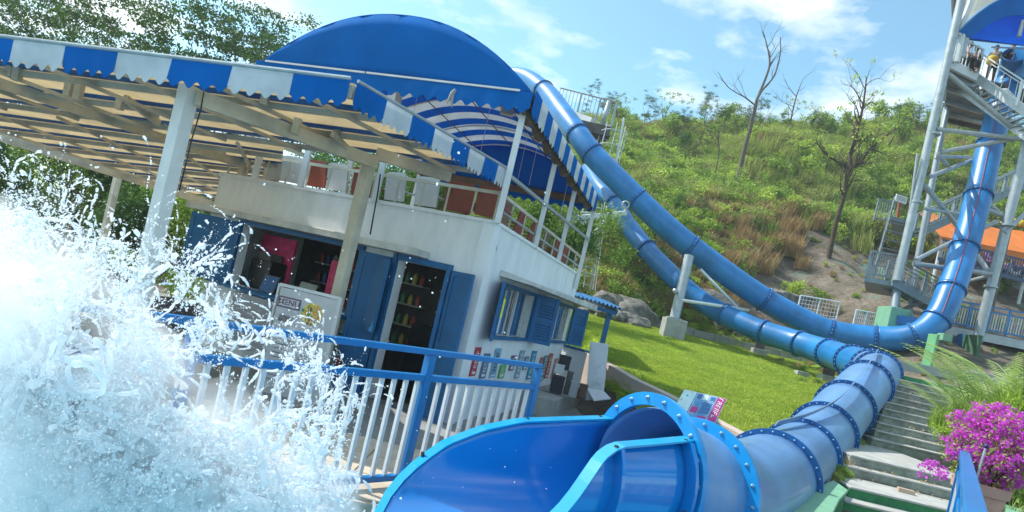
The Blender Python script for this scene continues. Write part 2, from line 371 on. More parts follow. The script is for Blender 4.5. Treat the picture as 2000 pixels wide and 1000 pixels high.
# ------------------------------------------------------------------ kiosk
C0 = V((-.517, 9.46, 0)); CA = V((-5.81, 11.84, 0)); CB = V((1.467, 16.0, 0)); CD = CA + (CB - C0)
GZ = -.26; PZ = 2.86
kio = root('snack_kiosk', (-2.2, 13.5, GZ)); tag(kio, 'white rendered two level snack kiosk with blue shutters and open terrace on top', 'kiosk')
def wall(name, a, b, z0, z1, holes, th, m, parent=kio, inward=None):
    """upright wall a->b; holes are (t0,t1,z0,z1); thickness th towards the inside"""
    a, b = V(a), V(b); e = b - a; L = e.length; n = V((-e.y, e.x, 0)).normalized()
    if inward is not None and n.dot(V(inward) - a) < 0: n = -n
    ts = sorted({0.0, 1.0} | {h[0] for h in holes} | {h[1] for h in holes}); zs = sorted({z0, z1} | {h[2] for h in holes} | {h[3] for h in holes})
    ts = [t for t in ts if 0 <= t <= 1]; zs = [z for z in zs if z0 <= z <= z1]
    solid = lambda i, j: 0 <= i < len(ts)-1 and 0 <= j < len(zs)-1 and not any(h[0] <= (ts[i]+ts[i+1])/2 <= h[1] and h[2] <= (zs[j]+zs[j+1])/2 <= h[3] for h in holes)
    mb = MB()
    pt = lambda t, z, k: a + e*t + n*th*k + V((0,0,z))
    for i in range(len(ts)-1):
        for j in range(len(zs)-1):
            if not solid(i, j): continue
            t0, t1, q0, q1 = ts[i], ts[i+1], zs[j], zs[j+1]
            for k in (0, 1): mb.add([pt(t0,q0,k), pt(t1,q0,k), pt(t1,q1,k), pt(t0,q1,k)], [(0,1,2,3)])
            if not solid(i-1, j): mb.add([pt(t0,q0,0), pt(t0,q1,0), pt(t0,q1,1), pt(t0,q0,1)], [(0,1,2,3)])
            if not solid(i+1, j): mb.add([pt(t1,q0,0), pt(t1,q1,0), pt(t1,q1,1), pt(t1,q0,1)], [(0,1,2,3)])
            if not solid(i, j-1): mb.add([pt(t0,q0,0), pt(t1,q0,0), pt(t1,q0,1), pt(t0,q0,1)], [(0,1,2,3)])
            if not solid(i, j+1): mb.add([pt(t0,q1,0), pt(t1,q1,0), pt(t1,q1,1), pt(t0,q1,1)], [(0,1,2,3)])
    return build(name, mb, m, parent)
eA = (CA - C0); nA = V((eA.y, -eA.x, 0)).normalized()
if nA.y > 0: nA = -nA
eB = (CB - C0); nB = V((eB.y, -eB.x, 0)).normalized()
if nB.x < 0: nB = -nB
def WA(t, z, o=0): return C0 + eA*t + nA*o + V((0,0,z))
def WB(t, z, o=0): return C0 + eB*t + nB*o + V((0,0,z))
hA = lambda u, v: hit(u, v, C0, CA); hB = lambda u, v: hit(u, v, C0, CB)
# openings on the front: service window and door
tw0, _ = hA(700, 520); tw1, zt = hA(474, 448); zt2 = 2.06; _, zs_ = hA(600, 560)
td0, _ = hA(868, 560); td1, _ = hA(768, 560)
holesA = [(tw0, tw1, .98, zt2), (td0, td1, GZ, 2.04)]
wall('front_wall', C0, CA, GZ, PZ, holesA, .2, wall_white, inward=CD)
# windows on the right-hand side
wB = []
for (ul, vl, ur, vr) in ((983, 560, 1030, 640), (1068, 590, 1106, 660)):
    wB.append((hB(ul, vl)[0], hB(ur, vr)[0], 1.2, 2.02))
wall('side_wall', C0, CB, GZ, PZ, wB, .2, wall_white, inward=CD)
wall('left_wall', CA, CD, GZ, PZ, [], .2, wall_white, inward=C0)
wall('back_wall', CB, CD, GZ, PZ, [(.25,.6,1.0,2.0)], .2, wall_white, inward=C0)
q = MB(); ins = lambda p, k: p + ((C0+CD)/2 - p).normalized()*k
poly = [ins(p, .3) for p in (C0, CB, CD, CA)]
q.slab([p + V((0,0,2.32)) for p in poly], (0,0,.18)); build('terrace_floor', q, concrete, kio)
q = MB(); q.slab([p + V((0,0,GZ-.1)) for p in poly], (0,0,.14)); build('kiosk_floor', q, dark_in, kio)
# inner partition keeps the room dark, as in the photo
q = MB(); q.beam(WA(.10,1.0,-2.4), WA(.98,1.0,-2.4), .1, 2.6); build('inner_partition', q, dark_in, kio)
# ledges
def ledge(name, pts_out, pts_in, z0, h, m=ledge_white, tz=0):
    q = MB(); q.slab([V((p.x,p.y,z0)) for p in pts_out] + [V((p.x,p.y,z0)) for p in reversed(pts_in)], (0,0,h)); return build(name, q, m, kio, bevel=.012)
ledge('front_ledge', [WA(-.02+.19,0,.34), WA(1.05,0,.34)], [WA(-.02+.19,0,.003), WA(1.05,0,.003)], 2.14, .11)
q = MB()  # sloping sunshade over the side windows
a0, a1 = hB(975, 540)[0], 1.0
q.add([WB(a0,2.16,.003), WB(a1,2.16,.003), WB(a1+.0,2.10,.62), WB(a0+.02,2.12,.55), WB(a0,2.26,.003), WB(a1,2.26,.003), WB(a1,2.24,.62), WB(a0+.02,2.18,.55)],
      [(0,3,2,1),(4,5,6,7),(0,1,5,4),(1,2,6,5),(2,3,7,6),(3,0,4,7)]); build('window_sunshade', q, ledge_white, kio, bevel=.01)
q = MB(); q.beam(WB(.0,2.885,-.1), WB(1,2.885,-.1), .26, .05); q.beam(WA(0,2.885,-.1), WA(1,2.885,-.1), .26, .052); build('parapet_cap', q, wall_white, kio)
# service window: frame, sill, mullions
def frame(pt, t0, t1, z0, z1, wd, m, name='window_frame', o=.03, par=kio):
    q = MB(); e = (pt(1,0)-pt(0,0)).normalized(); k = wd/(pt(1,0)-pt(0,0)).length
    q.beam(pt(t0-k/2,z0-wd,o), pt(t0-k/2,z1+wd,o), wd, .07, up=e); q.beam(pt(t1+k/2,z0-wd,o), pt(t1+k/2,z1+wd,o), wd, .07, up=e)
    q.beam(pt(t0,z0-wd/2,o), pt(t1,z0-wd/2,o), .068, wd); q.beam(pt(t0,z1+wd/2,o), pt(t1,z1+wd/2,o), .068, wd)
    return build(name, q, m, par)
f = frame(WA, tw0, tw1, .98, zt2, .07, shut_blue)
q = MB(); q.beam(WA(tw0-.01,.94,.14), WA(tw1+.01,.94,.14), .28, .05); build('window_sill', q, shut_blue, kio)
def shutter(pt, t0, z0, z1, wd, ang, louv=True, name='shutter', side=1):
    """hinged leaf: hinge at t0, width wd metres, swung out by ang degrees, side +1 opens towards larger t"""
    e = (pt(1,0)-pt(0,0)).normalized()*side; n = (pt(0,0,1)-pt(0,0)).normalized()
    h = pt(t0, z0, .045); dr = (e*math.cos(R(ang)) + n*math.sin(R(ang))).normalized(); nn = dr.cross(V((0,0,1)))
    H = z1 - z0; b0 = h; q = MB(); sw = .07; th = .022
    q.obox(b0 + dr*(sw/2) + V((0,0,H/2)), dr*(sw/2), nn*th, V((0,0,H/2)))
    q.obox(b0 + dr*(wd-sw/2) + V((0,0,H/2)), dr*(sw/2), nn*th, V((0,0,H/2)))
    for zz in (sw/2, H/2, H-sw/2): q.obox(b0 + dr*(wd/2) + V((0,0,zz)), dr*(wd/2-sw), nn*(th*.98), V((0,0,sw/2)))
    o = build(name, q, shut_blue, kio)
    if louv:
        q = MB(); q.obox(b0 + dr*(wd/2) + V((0,0,H/2)), dr*(wd/2-sw), nn*.004, V((0,0,H/2-sw))); child_of('backing_panel', q.mesh('backing_panel', shut_blue), o)
        n_ = int((H - .2)/.055); me = None
        for i in range(n_):
            zz = .09 + i*.055
            if abs(zz-H/2) < .055 or zz > H-.09: continue
            q = MB(); q.obox(b0 + dr*(wd/2) + V((0,0,zz)), dr*(wd/2-sw), nn*.018 + V((0,0,.014)), (V((0,0,.024)) - nn*.01)*.25)
            child_of('slat', q.mesh('slat', shut_blue), o)
    else:
        for (za, zb) in ((sw, H/2-sw/2), (H/2+sw/2, H-sw)):
            q = MB(); q.obox(b0 + dr*(wd/2) + V((0,0,(za+zb)/2)), dr*(wd/2-sw), nn*.009, V((0,0,(zb-za)/2))); child_of('shutter_panel', q.mesh('shutter_panel', shut_blue), o)
    return o
shutter(WA, tw1+.012, .93, 2.08, .85, 25, False)              # far left leaf, open
shutter(WA, tw0-.055, .85, 2.0, .52, 28, False, side=-1)       # leaf right of the window
# door
q = MB(); eAu = eA.normalized()
frame(WA, td0, td1, GZ+.08, 2.04, .09, shut_blue, 'door_frame')
shutter(WA, td0-.02, GZ+.06, 2.05, .50, 22, False, 'door_leaf', side=-1)
shutter(WA, td1+.02, GZ+.06, 2.05, .52, 10, False, 'door_leaf', side=1)
for (ta, tb, nm_) in ((td0-.02, td1+.06, 'the open door'), (tw0, tw1, 'the service window')):
    r = root('shelf_unit', WA((ta+tb)/2, GZ, -2.2)); tag(r, 'pale wooden shelf unit with goods on the back wall behind ' + nm_, 'shelves')
    for z in (.5, .9, 1.3, 1.7):
        q = MB(); q.beam(WA(ta, z, -2.15), WA(tb, z, -2.15), .3, .03); build('shelf', q, mat('shelf laminate', (.45,.42,.36), .6), r)
        nn_ = int((tb-ta)*5.8/.16)
        for i in range(nn_):
            tt_ = ta + (tb-ta)*(i+.5)/nn_; h_ = rng.uniform(.09,.17); q = MB(); q.lathe(WA(tt_, z+.016, -2.1), [(.05,0),(.05,h_),(.025,h_+.03),(.02,h_+.06)], 8)
            o = build('jar', q, mat('goods %d' % (i % 5), [(.5,.08,.05),(.6,.5,.1),(.1,.3,.12),(.6,.6,.58),(.08,.15,.4)][i % 5], .4)); tag(o, 'small coloured jar on the shelves inside the kiosk', 'jar', 'jars on the kiosk shelves')
q = MB(); q.obox(WA((td0+td1)/2+.045, .45, -1.2), eAu*.3, nA*.25, V((0,0,.6))); o = build('drinks_fridge', q, black_m); tag(o, 'black drinks fridge standing just inside the open blue kiosk door', 'fridge')
# goods and screens seen in the service window
q = MB(); q.obox(WA(.82,1.5,-.75), eAu*.42, nA*.03, V((0,0,.5))); 
posm = mat('magenta poster', (.72,.05,.16), .6, .25, 7); o = build('wall_poster', q, posm); tag(o, 'magenta red poster on the inside wall seen through the left of the service window', 'poster')
q = MB(); q.obox(WA(.56,1.45,-.8), eAu*.22, nA*.03, V((0,0,.35))); o = build('wall_poster', q, posm); tag(o, 'small magenta poster inside the kiosk at the right of the service window', 'poster')
def monitor(t, z, w_, h_, off, m, lb, tilt=.3):
    r = root('till_screen', WA(t, z-.15, off)); tag(r, lb, 'screen')
    n = (nA + V((0,0,tilt))).normalized(); up = n.cross(eAu).normalized(); up = up if up.z > 0 else -up
    q = MB(); q.obox(WA(t, z, off), eAu*w_/2, n*.02, up*h_/2); build('casing', q, black_m, r)
    q = MB(); q.obox(WA(t, z, off) + n*.024, eAu*(w_/2-.02), n*.003, up*(h_/2-.02)); build('display', q, m, r)
    q = MB(); q.obox(WA(t, z-.1-h_/2, off), eAu*.05, nA*.05, V((0,0,.1))); build('stand', q, black_m, r)
monitor(.70, 1.13, .36, .34, -.05, mat('blue display', (.02,.12,.3), .2), 'dark till screen with a blue display on the service counter')
monitor(.545, 1.16, .40, .36, 0.02, mat('pale display', (.22,.27,.26), .3), 'till screen with a pale grey green display next to the menu board')
r = root('coffee_machine', WA(.79,.98,-.5)); tag(r, 'tall black coffee machine behind the service window', 'coffee machine')
q = MB(); q.obox(WA(.80,1.25,-.5), eAu*.25, nA*.2, V((0,0,.27))); build('body', q, black_m, r, bevel=.02)
q = MB(); q.obox(WA(.80,1.58,-.5), eAu*.15, nA*.15, V((0,0,.08))); build('hopper', q, dark_in, r, bevel=.02)
# counter front recess
q = MB(); q.beam(WA(tw0,.45,.25), WA(tw1-.1,.45,.25), .3, .9); build('counter_front', q, mat('grey counter laminate', (.32,.33,.36), .5, .1, 3), kio)
# side windows: frames, shutters, mullions, panes
glass = bpy.data.materials.new('window glass'); glass.use_nodes = True; b = glass.node_tree.nodes['Principled BSDF']
b.inputs['Base Color'].default_value = (.8,.88,.88,1); b.inputs['Roughness'].default_value = .02; b.inputs['Transmission Weight'].default_value = 1; b.inputs['IOR'].default_value = 1.1
for k, (t0, t1, z0, z1) in enumerate(wB):
    f = frame(WB, t0, t1, z0, z1, .06, shut_blue)
    q = MB(); q.beam(WB((t0+t1)/2, z0, -.05), WB((t0+t1)/2, z1, -.05), .04, .05, up=eB.normalized()); child_of('mullion', q.mesh('mullion', white_paint), f)
    for (p0, p1) in ((t0, (t0+t1)/2), ((t0+t1)/2, t1)):
        q = MB(); q.beam(WB(p0+.004,(z0+z1)/2,-.1), WB(p1-.004,(z0+z1)/2,-.1), .008, z1-z0-.01); child_of('pane', q.mesh('pane', glass), f)
    shutter(WB, t0-.01, z0-.06, z1+.06, .62, 16, True, side=-1)
    shutter(WB, t1+.012, z0-.06, z1+.06, .45, 62 if k == 0 else 40, True, side=1)
# posters pasted on the side wall
cols = [(.45,.03,.06),(.10,.16,.30),(.20,.38,.55),(.10,.38,.10),(.16,.12,.16),(.22,.34,.42),(.20,.22,.30),(.02,.26,.42),(.42,.16,.16),(.14,.24,.26),(.45,.07,.03),(.52,.20,.14)]
names = ['crimson', 'navy and white', 'pale blue', 'green', 'dark plum', 'grey blue', 'slate', 'teal', 'dusty rose', 'grey green', 'orange red', 'salmon']
ppx = [((928,678),(926,733),11),((949,690),(942,738),12),((972,680),(960,737),12),((982,712),(976,738),13),((1002,694),(998,723),11),((1017,684),(1010,738),11),((1028,696),(1023,722),10),((1042,685),(1032,740),12),((1054,698),(1052,742),9),((1063,694),(1058,745),9),((1075,690),(1066,738),10),((1085,700),(1078,744),9)]
def text_mesh(txt, size, m, font_w=1.0):
    cu = bpy.data.curves.new('lettering', 'FONT'); cu.body = txt; cu.size = size; cu.extrude = .0015; cu.align_x = 'CENTER'; cu.align_y = 'CENTER'; cu.resolution_u = 3; cu.offset = size*.012
    o = bpy.data.objects.new('lettering', cu); COL.objects.link(o); bpy.context.view_layer.update()
    me = bpy.data.meshes.new_from_object(o.evaluated_get(bpy.context.evaluated_depsgraph_get())); bpy.data.objects.remove(o)
    me.materials.clear(); me.materials.append(m); return me
def put_text(txt, size, m, pos, ex, ey, parent, mw=None, name='lettering', fit=None):
    me = text_mesh(txt, size, m); ex = V(ex).normalized(); ey = V(ey).normalized(); ez = ex.cross(ey)
    M = Matrix((( ex.x, ey.x, ez.x, pos[0]), (ex.y, ey.y, ez.y, pos[1]), (ex.z, ey.z, ez.z, pos[2]), (0,0,0,1)))
    if fit:
        wd = max(v.co.x for v in me.vertices) - min(v.co.x for v in me.vertices)
        if wd > 1e-4: M = M @ Matrix.Diagonal((fit/wd, 1, 1, 1))
    me.transform(M)
    o = bpy.data.objects.new(name, me); COL.objects.link(o)
    if parent is not None:
        o.parent = parent
        if parent.name in WM: o.matrix_parent_inverse = WM[parent.name].inverted()
    return o
ink_w = mat('pale print', (.75,.75,.72), .6); ink_d = mat('dark print', (.03,.03,.04), .6)
ub = eB.normalized()
def glyph_row(c, ex, ey, n, length, height, count, m, par):   # lettering too small to read in the photograph: separate upright strokes and bars, no words
    q = MB(); ex = V(ex).normalized(); ey = V(ey).normalized(); cw = length/count
    for i in range(count):
        p = c + ex*(-length/2 + cw*(i+.5)); s = cw*.32; h = height/2
        q.obox(p - ex*s*.8, ex*s*.25, ey*h, n*.001)
        for j in range(1 + (i*7) % 3): q.obox(p + ey*(h*.85*(1-j)) , ex*s*.8, ey*h*.13, n*.0008)
        if i % 2: q.obox(p + ex*s*.8, ex*s*.22, ey*h*.97, n*.0012)
    o = build('lettering', q, m, par); o['kind'] = 'stuff'; return o
for k, (a, c, wpx) in enumerate(ppx):
    t, z1 = hB(*a); t2, z0 = hB(*c); tm = (t+t2)/2; dd = 9.46 + eB.y*tm; wd = wpx/F*dd*2.9
    z0 = max(z0, .25)
    if z1 - z0 < .15: z1 = z0 + .3
    r = root('wall_sign', WB(tm, z0, .01)); tag(r, f'narrow upright {names[k]} snack sign, number {k+1} from the left under the side windows'.replace('number 1 ', 'first ').replace('number 12 ', 'last '), 'sign')
    q = MB(); q.obox(WB(tm, (z0+z1)/2, .015), ub*wd/2, nB*.008, V((0,0,(z1-z0)/2))); build('sign_board', q, mat('sign '+names[k], cols[k], .55, .2, 14), r)
    glyph_row(WB(tm, (z0+z1)/2, .0255), V((0,0,1)), -ub, nB, (z1-z0)*.82, wd*.5, 5 + k % 4, ink_w if k != 2 else ink_d, r)
    q = MB(); q.obox(WB(tm, z0+.05, .0245), ub*wd*.3, nB*.001, V((0,0,.02))); build('printed_band', q, ink_w, r)
# ------------------------------------------------------------------ flat roofed canopy
Z_ = EYE
G_ = V((-11.6, 7.3, Z_+1.02)); F1 = V((-2.18, 6.78, Z_+1.91)); RR = V((-.53, 9.40, Z_+1.91)); Q_ = V((-11.0, 10.0, Z_+1.05))
M_ = V((-3.9, 9.63, Z_+1.62)); BR = V((-6.6, 16.6, Z_+1.4)); BL = V((-8.9, 17.5, Z_+1.0))
can = root('flat_canopy', (-5, 9, GZ)); tag(can, 'long flat cream canopy on square posts with striped blue and white scalloped valance', 'canopy')
def bil(a, b, c, d): return lambda s, t: (V(a)*(1-s) + V(b)*s)*(1-t) + (V(d)*(1-s) + V(c)*s)*t
SA = bil(G_, F1, RR, Q_); SB = bil(Q_, M_, BR, BL)
cream_sheet = mat('cream roof sheet', (.74,.65,.48), .6, .1, 2, .1, trans=.6)
blue_sheet = mat('blue roof sheet', (.02,.16,.36), .5, .15, 2, .1, trans=.35)
def sheets(S, nrow, t0, t1, ns):
    for i in range(nrow):
        a = t0 + (t1-t0)*i/nrow; b = t0 + (t1-t0)*(i+1)/nrow; c = a + (b-a)*.72
        for (p, q_, m, nm, dz) in ((a, c, cream_sheet, 'cream_roof_sheet', 0), (c, b, blue_sheet, 'blue_roof_sheet', .012)):
            mb = MB(); A = [S(k/ns, p) + V((0,0,dz)) for k in range(ns+1)]; B = [S(k/ns, q_) + V((0,0,dz)) for k in range(ns+1)]
            mb.strip(A, B, (0,0,.012)); build(nm, mb, m, can)
sheets(SA, 3, .0, 1, 8); sheets(SB, 7, .0, 1, 6)
def purl(S, t, s0=0, s1=1, dz=-.045, wd=.055, h=.07, name='purlin'):
    mb = MB(); mb.beam(S(s0, t) + V((0,0,dz)), S(s1, t) + V((0,0,dz)), wd, h); return build(name, mb, cream_paint, can)
for i in range(4): purl(SA, i/3 if i else .015)
for i in range(1, 8): purl(SB, i/7)
def raft(S, s, t0=0, t1=1, dz=-.105, wd=.045, h=.045):
    mb = MB(); mb.beam(S(s, t0) + V((0,0,dz)), S(s, t1) + V((0,0,dz)), wd, h); build('rafter', mb, cream_paint, can)
for i in range(9): raft(SA, (i+.35)/9)
for i in range(5): raft(SB, (i+.5)/5)
# main beams and struts
P1 = P(368, 178, 7.2); P2 = P(727, 312, 9.2)
beams = [(P(384,190,7.15), P(735,318,9.15)), (P(-60,140,8.2), P(480,322,11.8)), (P(-40,255,12.6), P(424,402,17.4)), (P(-40,150,7.4), P(366,196,7.15)), (P(735,300,9.15), P(880,345,9.6)), (P(480,318,11.9), P(735,318,9.3))]
def mbeam(a, c, h=.2, wd=.11, name='main_beam'):
    mb = MB(); mb.beam(a, c, wd, h); build(name, mb, cream_paint, can)
for a, c in beams[:3] + beams[4:5]: mbeam(a, c, .17, .09)
def strut(u, v, u2, v2, d, wd=.09): 
    mb = MB(); mb.beam(P(u, v, d), P(u2, v2, d), wd, wd); build('strut', mb, cream_paint, can)
for (u, v, u2, v2, d) in ((22,118,18,150,7.9),(37,122,32,158,7.9),(138,158,132,188,8.2),(158,160,150,196,8.2),(238,185,232,214,8.6),(307,190,302,228,8.9),(583,232,576,262,8.0),(660,248,654,282,8.6),(438,278,430,300,11),(175,260,172,295,13.5),(105,245,100,275,13),(250,300,246,330,15),(520,180,516,205,7.6),(335,330,332,352,16)):
    strut(u, v, u2, v2, d, .085 if d < 10 else .12)
mbeam(P(245,192,8.3), P(310,240,9.2), .09, .06, 'brace'); mbeam(P(690,300,9.0), P(650,262,8.2), .07, .05, 'brace')
mbeam(P(500,268,13), P(600,305,14), .08, .08, 'brace')
# posts
def post(top, zb, wd, m, yaw, name='post', par=can):
    ex = V((math.cos(yaw), math.sin(yaw), 0)); ey = V((-ex.y, ex.x, 0)); h = top.z - zb
    q = MB(); q.obox(V((top.x, top.y, (top.z+zb)/2)), ex*wd/2, ey*wd/2, V((0,0,h/2))); return build(name, q, m, par, bevel=.008)
yw = math.atan2(-eA.y, -eA.x)
post(P(371,168,7.2) + V((0,0,.0)), -.3, .165, white_paint, yw)
post(P(723,312,9.2), -.3, .15, cream_paint, yw)
post(P(232,338,16.6), -.3, .15, cream_paint, yw)
post(P(492,255,12.6), 2.5, .12, cream_paint, yw)
post(P(720,302,9.9), 2.5, .12, cream_paint, yw)
# valance panels along the front and the right edge
def scallops(S0, S1, h, n, m, name, par, drop=V((0,0,-1)), wob=.0, thick=.006, nrm=None, amp=.035, sharp=False):
    e = S1 - S0; nrm = nrm or V((-e.y, e.x, 0)).normalized()
    K = int(n*12); A = []; B = []
    for i in range(K+1):
        s = i/K; p = S0 + e*s; ph = s*n
        sc = (abs(math.sin(math.pi*ph)) - .5)*2 if sharp else math.cos(2*math.pi*ph)*-1
        b = p + drop*(h + amp*sc) + nrm*(.007*math.sin(2*math.pi*ph*.5 + wob) + .015*math.sin(s*3+wob))
        A.append(p); B.append(b)
    q = MB(); q.strip(A, B, nrm*thick); return build(name, q, m, par)
fx = [-30, 38, 138, 240, 345, 462, 580, 690]
def on_edge(a, b, u):  # point of edge a-b seen in photo column u
    lo, hi = 0.0, 1.0
    for _ in range(40):
        m_ = (lo+hi)/2; p = a.lerp(b, m_); x = p.x/p.y; z = (p.z-EYE)/p.y; uu = U0 + F*(x*CR + z*SR)
        if uu < u: lo = m_
        else: hi = m_
    return a.lerp(b, (lo+hi)/2)
offF = V((-.02,-.06,.02))
tt = [on_edge(G_, F1, u) for u in fx]
step = tt[2] - tt[1]
left = [tt[0] - step*.9*k for k in range(4, 0, -1)]
allp = left + tt
for i in range(len(allp)-1):
    blue = (i - (len(allp)-2)) % 2 == 0
    scallops(allp[i]+offF, allp[i+1]+offF, .27, 3.5 if i else 3, blue_fab if blue else white_fab, 'valance_panel', can, wob=i*1.3) if False else None
for i in range(len(allp)-1):
    blue = (i - (len(allp)-2)) % 2 == 0
    scallops(allp[i]+offF, allp[i+1]+offF, .26, 4, blue_fab if blue else white_fab, 'valance_panel', can, wob=i*1.3)
q = MB(); q.tube([allp[0]+offF+V((0,0,.02)), allp[-1]+offF+V((0,0,.02))], .022, 8); build('valance_rod', q, steel, can)
# fascia board behind the valance
q = MB(); q.beam(SA(0,.006)+V((0,0,-.08)), SA(1,.006)+V((0,0,-.08)), .05, .14); build('fascia_board', q, cream_paint, can)
q = MB(); q.beam(SA(1,.0)+V((-.02,0,-.08)), SA(1,1)+V((-.02,0,-.08)), .05, .13); build('fascia_board', q, cream_paint, can)
rx = [692, 750, 800, 844, 880, 912, 942, 968, 990]
rp = [on_edge(F1, RR, u) for u in rx]
for i in range(8):
    scallops(rp[i]+V((.04,-.03,.02)), rp[i+1]+V((.04,-.03,.02)), .25, 4, blue_fab if i % 2 == 0 else white_fab, 'valance_panel', can, wob=i, amp=.03)
q = MB(); q.tube([rp[0]+V((.04,-.03,.04)), rp[-1]+V((.04,-.03,.04))], .02, 8); build('valance_rod', q, steel, can)
# black cables
def cable(pts, r, m, lb):
    q = MB(); q.tube(pts, r, 6); o = build('cable', q, m, smooth=True); return tag(o, lb, 'cable')
cable([P(398,180,7.05), P(392,215,7.0), P(375,270,7.0), P(358,340,7.05), P(350,372,7.1)], .008, black_m, 'black cable hanging beside the big white canopy post')
cable([P(743,340,9.0), P(738,375,9.05), P(728,430,9.1), P(723,458,9.15)], .012, black_m, 'black cable with plug hanging in front of the kiosk parapet')

# ------------------------------------------------------------------ barrel awning over the terrace
aw = root('barrel_awning', (-2.5, 13, 2.5)); tag(aw, 'large arched blue awning with striped roof above the kiosk terrace', 'awning')
EL = V((-5.04, 10.75, Z_+3.04)); ER = V((-.41, 9.1, Z_+3.02)); AD = V((1.80, 6.4, 0))
RISE = .98
def ARC(k, l, r=1.0, dz=0):  # k across 0..1 left to right, l along 0..1
    p = EL.lerp(ER, k) + AD*l; return p + V((0,0, RISE*(1-abs(2*k-1)**2.15)*r + dz))
NA = 28
arcp = lambda l, dz=0: [ARC(i/NA, l, 1, dz) for i in range(NA+1)]
nstr = 17
for i in range(nstr):
    l0, l1 = i/nstr, (i+1)/nstr
    q = MB(); q.strip(arcp(l0), arcp(l1), (0,0,.012)); build('canopy_stripe', q, blue_fab if i % 2 == 0 else white_fab, aw)
# gables
for l, nm in ((0, 'front_gable'), (1, 'rear_gable')):
    A = arcp(l); B = [EL.lerp(ER, i/NA) + AD*l + V((0,0,-.01)) for i in range(NA+1)]
    off = (EL-ER).cross(V((0,0,1))).normalized()*.01
    q = MB()
    # a cloth with slight sag: subdivided
    rows = 6; vs = []; n = (ER-EL).cross(V((0,0,1))).normalized()
    for j in range(rows+1):
        for i in range(NA+1):
            p = B[i].lerp(A[i], j/rows); vs.append(p + n*((.01 if l == 0 else -.01)*math.sin(math.pi*j/rows)*math.sin(math.pi*i/NA) + .006*math.sin(i*1.7+j)))
    q.add(vs, [(j*(NA+1)+i, j*(NA+1)+i+1, (j+1)*(NA+1)+i+1, (j+1)*(NA+1)+i) for j in range(rows) for i in range(NA)])
    g_ = build(nm, q, blue_fab, aw, smooth=True); sm_ = g_.modifiers.new('thickness', 'SOLIDIFY'); sm_.thickness = .006
nf = (ER-EL).cross(V((0,0,1))).normalized()
if nf.y > 0: nf = -nf
scallops(EL + nf*.05 + V((-.05,0,0)), ER + nf*.05 + V((.02,0,-.0)), .27, 23, blue_fab, 'front_valance', aw, nrm=nf, amp=.035)
scallops(EL + AD + V((0,0,0)), ER + AD, .30, 20, blue_fab, 'rear_valance', aw, nrm=-nf, amp=.035)
q = MB(); e = ER-EL; q.beam(EL + nf*.075 + e*.03 + V((0,0,.0)), EL + nf*.075 + e*.43+ V((0,0,.0)), .02, .028); q.beam(EL + nf*.075 + e*.436+ V((0,0,.0)), EL + nf*.075 + e*.965+ V((0,0,.0)), .02, .028); build('gable_batten', q, white_paint, aw)
nr = V((AD.y, -AD.x, 0)).normalized()
for i in range(nstr*1):
    a = ER + AD*(i/nstr) + nr*.04; c = ER + AD*((i+1)/nstr) + nr*.04
    scallops(a + V((0,0,.06)), c + V((0,0,.06)), .36, 2, blue_fab if i % 2 == 0 else white_fab, 'side_valance', aw, nrm=nr, amp=.03)
# timber wall plates, steel hoops, poles
for (a, c) in ((EL + nf*-.06, ER + nf*-.06), (ER - nr*.08, ER + AD - nr*.08), (EL + nr*.08, EL + AD + nr*.08), (EL + AD, ER + AD)):
    q = MB(); q.beam(a + V((0,0,-.09)), c + V((0,0,-.09)), .09, .16); build('eave_beam', q, wood_b, aw)
for i in range(9): # rolled brown side sheets tied under the right eave
    a = ER + AD*(i/9+.01) - nr*.12 + V((0,0,-.2)); c = ER + AD*((i+.93)/9) - nr*.12 + V((0,0,-.2))
    q = MB(); q.tube([a, a.lerp(c,.3)+V((0,0,-.035)), a.lerp(c,.6)+V((0,0,-.05)), c], [.05,.085,.095,.05], 8); build('rolled_sheet', q, mat('brown tarpaulin', (.15,.10,.06), .7, .3, 6, .4, 15), aw, smooth=True)
for l in (.02, .27, .52, .77, .985):
    q = MB(); q.tube(arcp(l, -.03), .02, 6); build('hoop', q, white_paint, aw, smooth=True)
for k in (.12, .3, .5, .7, .88):
    q = MB(); q.tube([ARC(k, .0, 1, -.05), ARC(k, 1, 1, -.05)], .012, 6); build('ridge_wire', q, steel_d, aw)
for (l, k, zb) in ((.0, 1, 2.86), (.36, 1, 2.86), (.68, 1, 2.86), (1, 1, 2.5), (0, .52, 2.86), (0, .22, 2.86), (0,.02,2.86), (.5, 0, 2.5), (1, 0, 2.5)):
    p = ARC(k, l, 0); p.z = Z_+3.0
    if k == 1 and l < 1: p = ER + AD*l + V((-.08,.22,0))
    if l == 0 and 0 < k < 1: p = p + V((.1,.35,0))
    ex = .045
    q = MB(); q.box((p.x-ex, p.y-ex, zb), (p.x+ex, p.y+ex, p.z-.02)); build('pole', q, white_paint, aw)
q = MB(); q.beam(P(985,335,9.3), P(1150,468,15.5), .05, .05); build('tie_bar', q, steel, aw)
q = MB(); p = ARC(.72,.42,1,-.22); q.obox(p, V((.12,0,0)), V((0,.08,0)), V((0,0,.06))); q.tube([p, p+V((0,0,.2))], .012); o = build('ceiling_heater', q, cream_paint); tag(o, 'small cream fixture hanging from a hoop under the striped awning', 'light fitting')
for (k, l) in ((.6,.5),(.7,.7),(.82,.55),(.9,.8),(.4,.3),(.3,.1)):
    a = ARC(k, l, 1, -.05); q = MB(); q.tube([a, a+V((.02,0,-1.1))], .006, 5); o = build('hanging_cord', q, white_paint); tag(o, 'thin white cord hanging from the striped awning roof', 'cord', 'cords hanging under the awning')
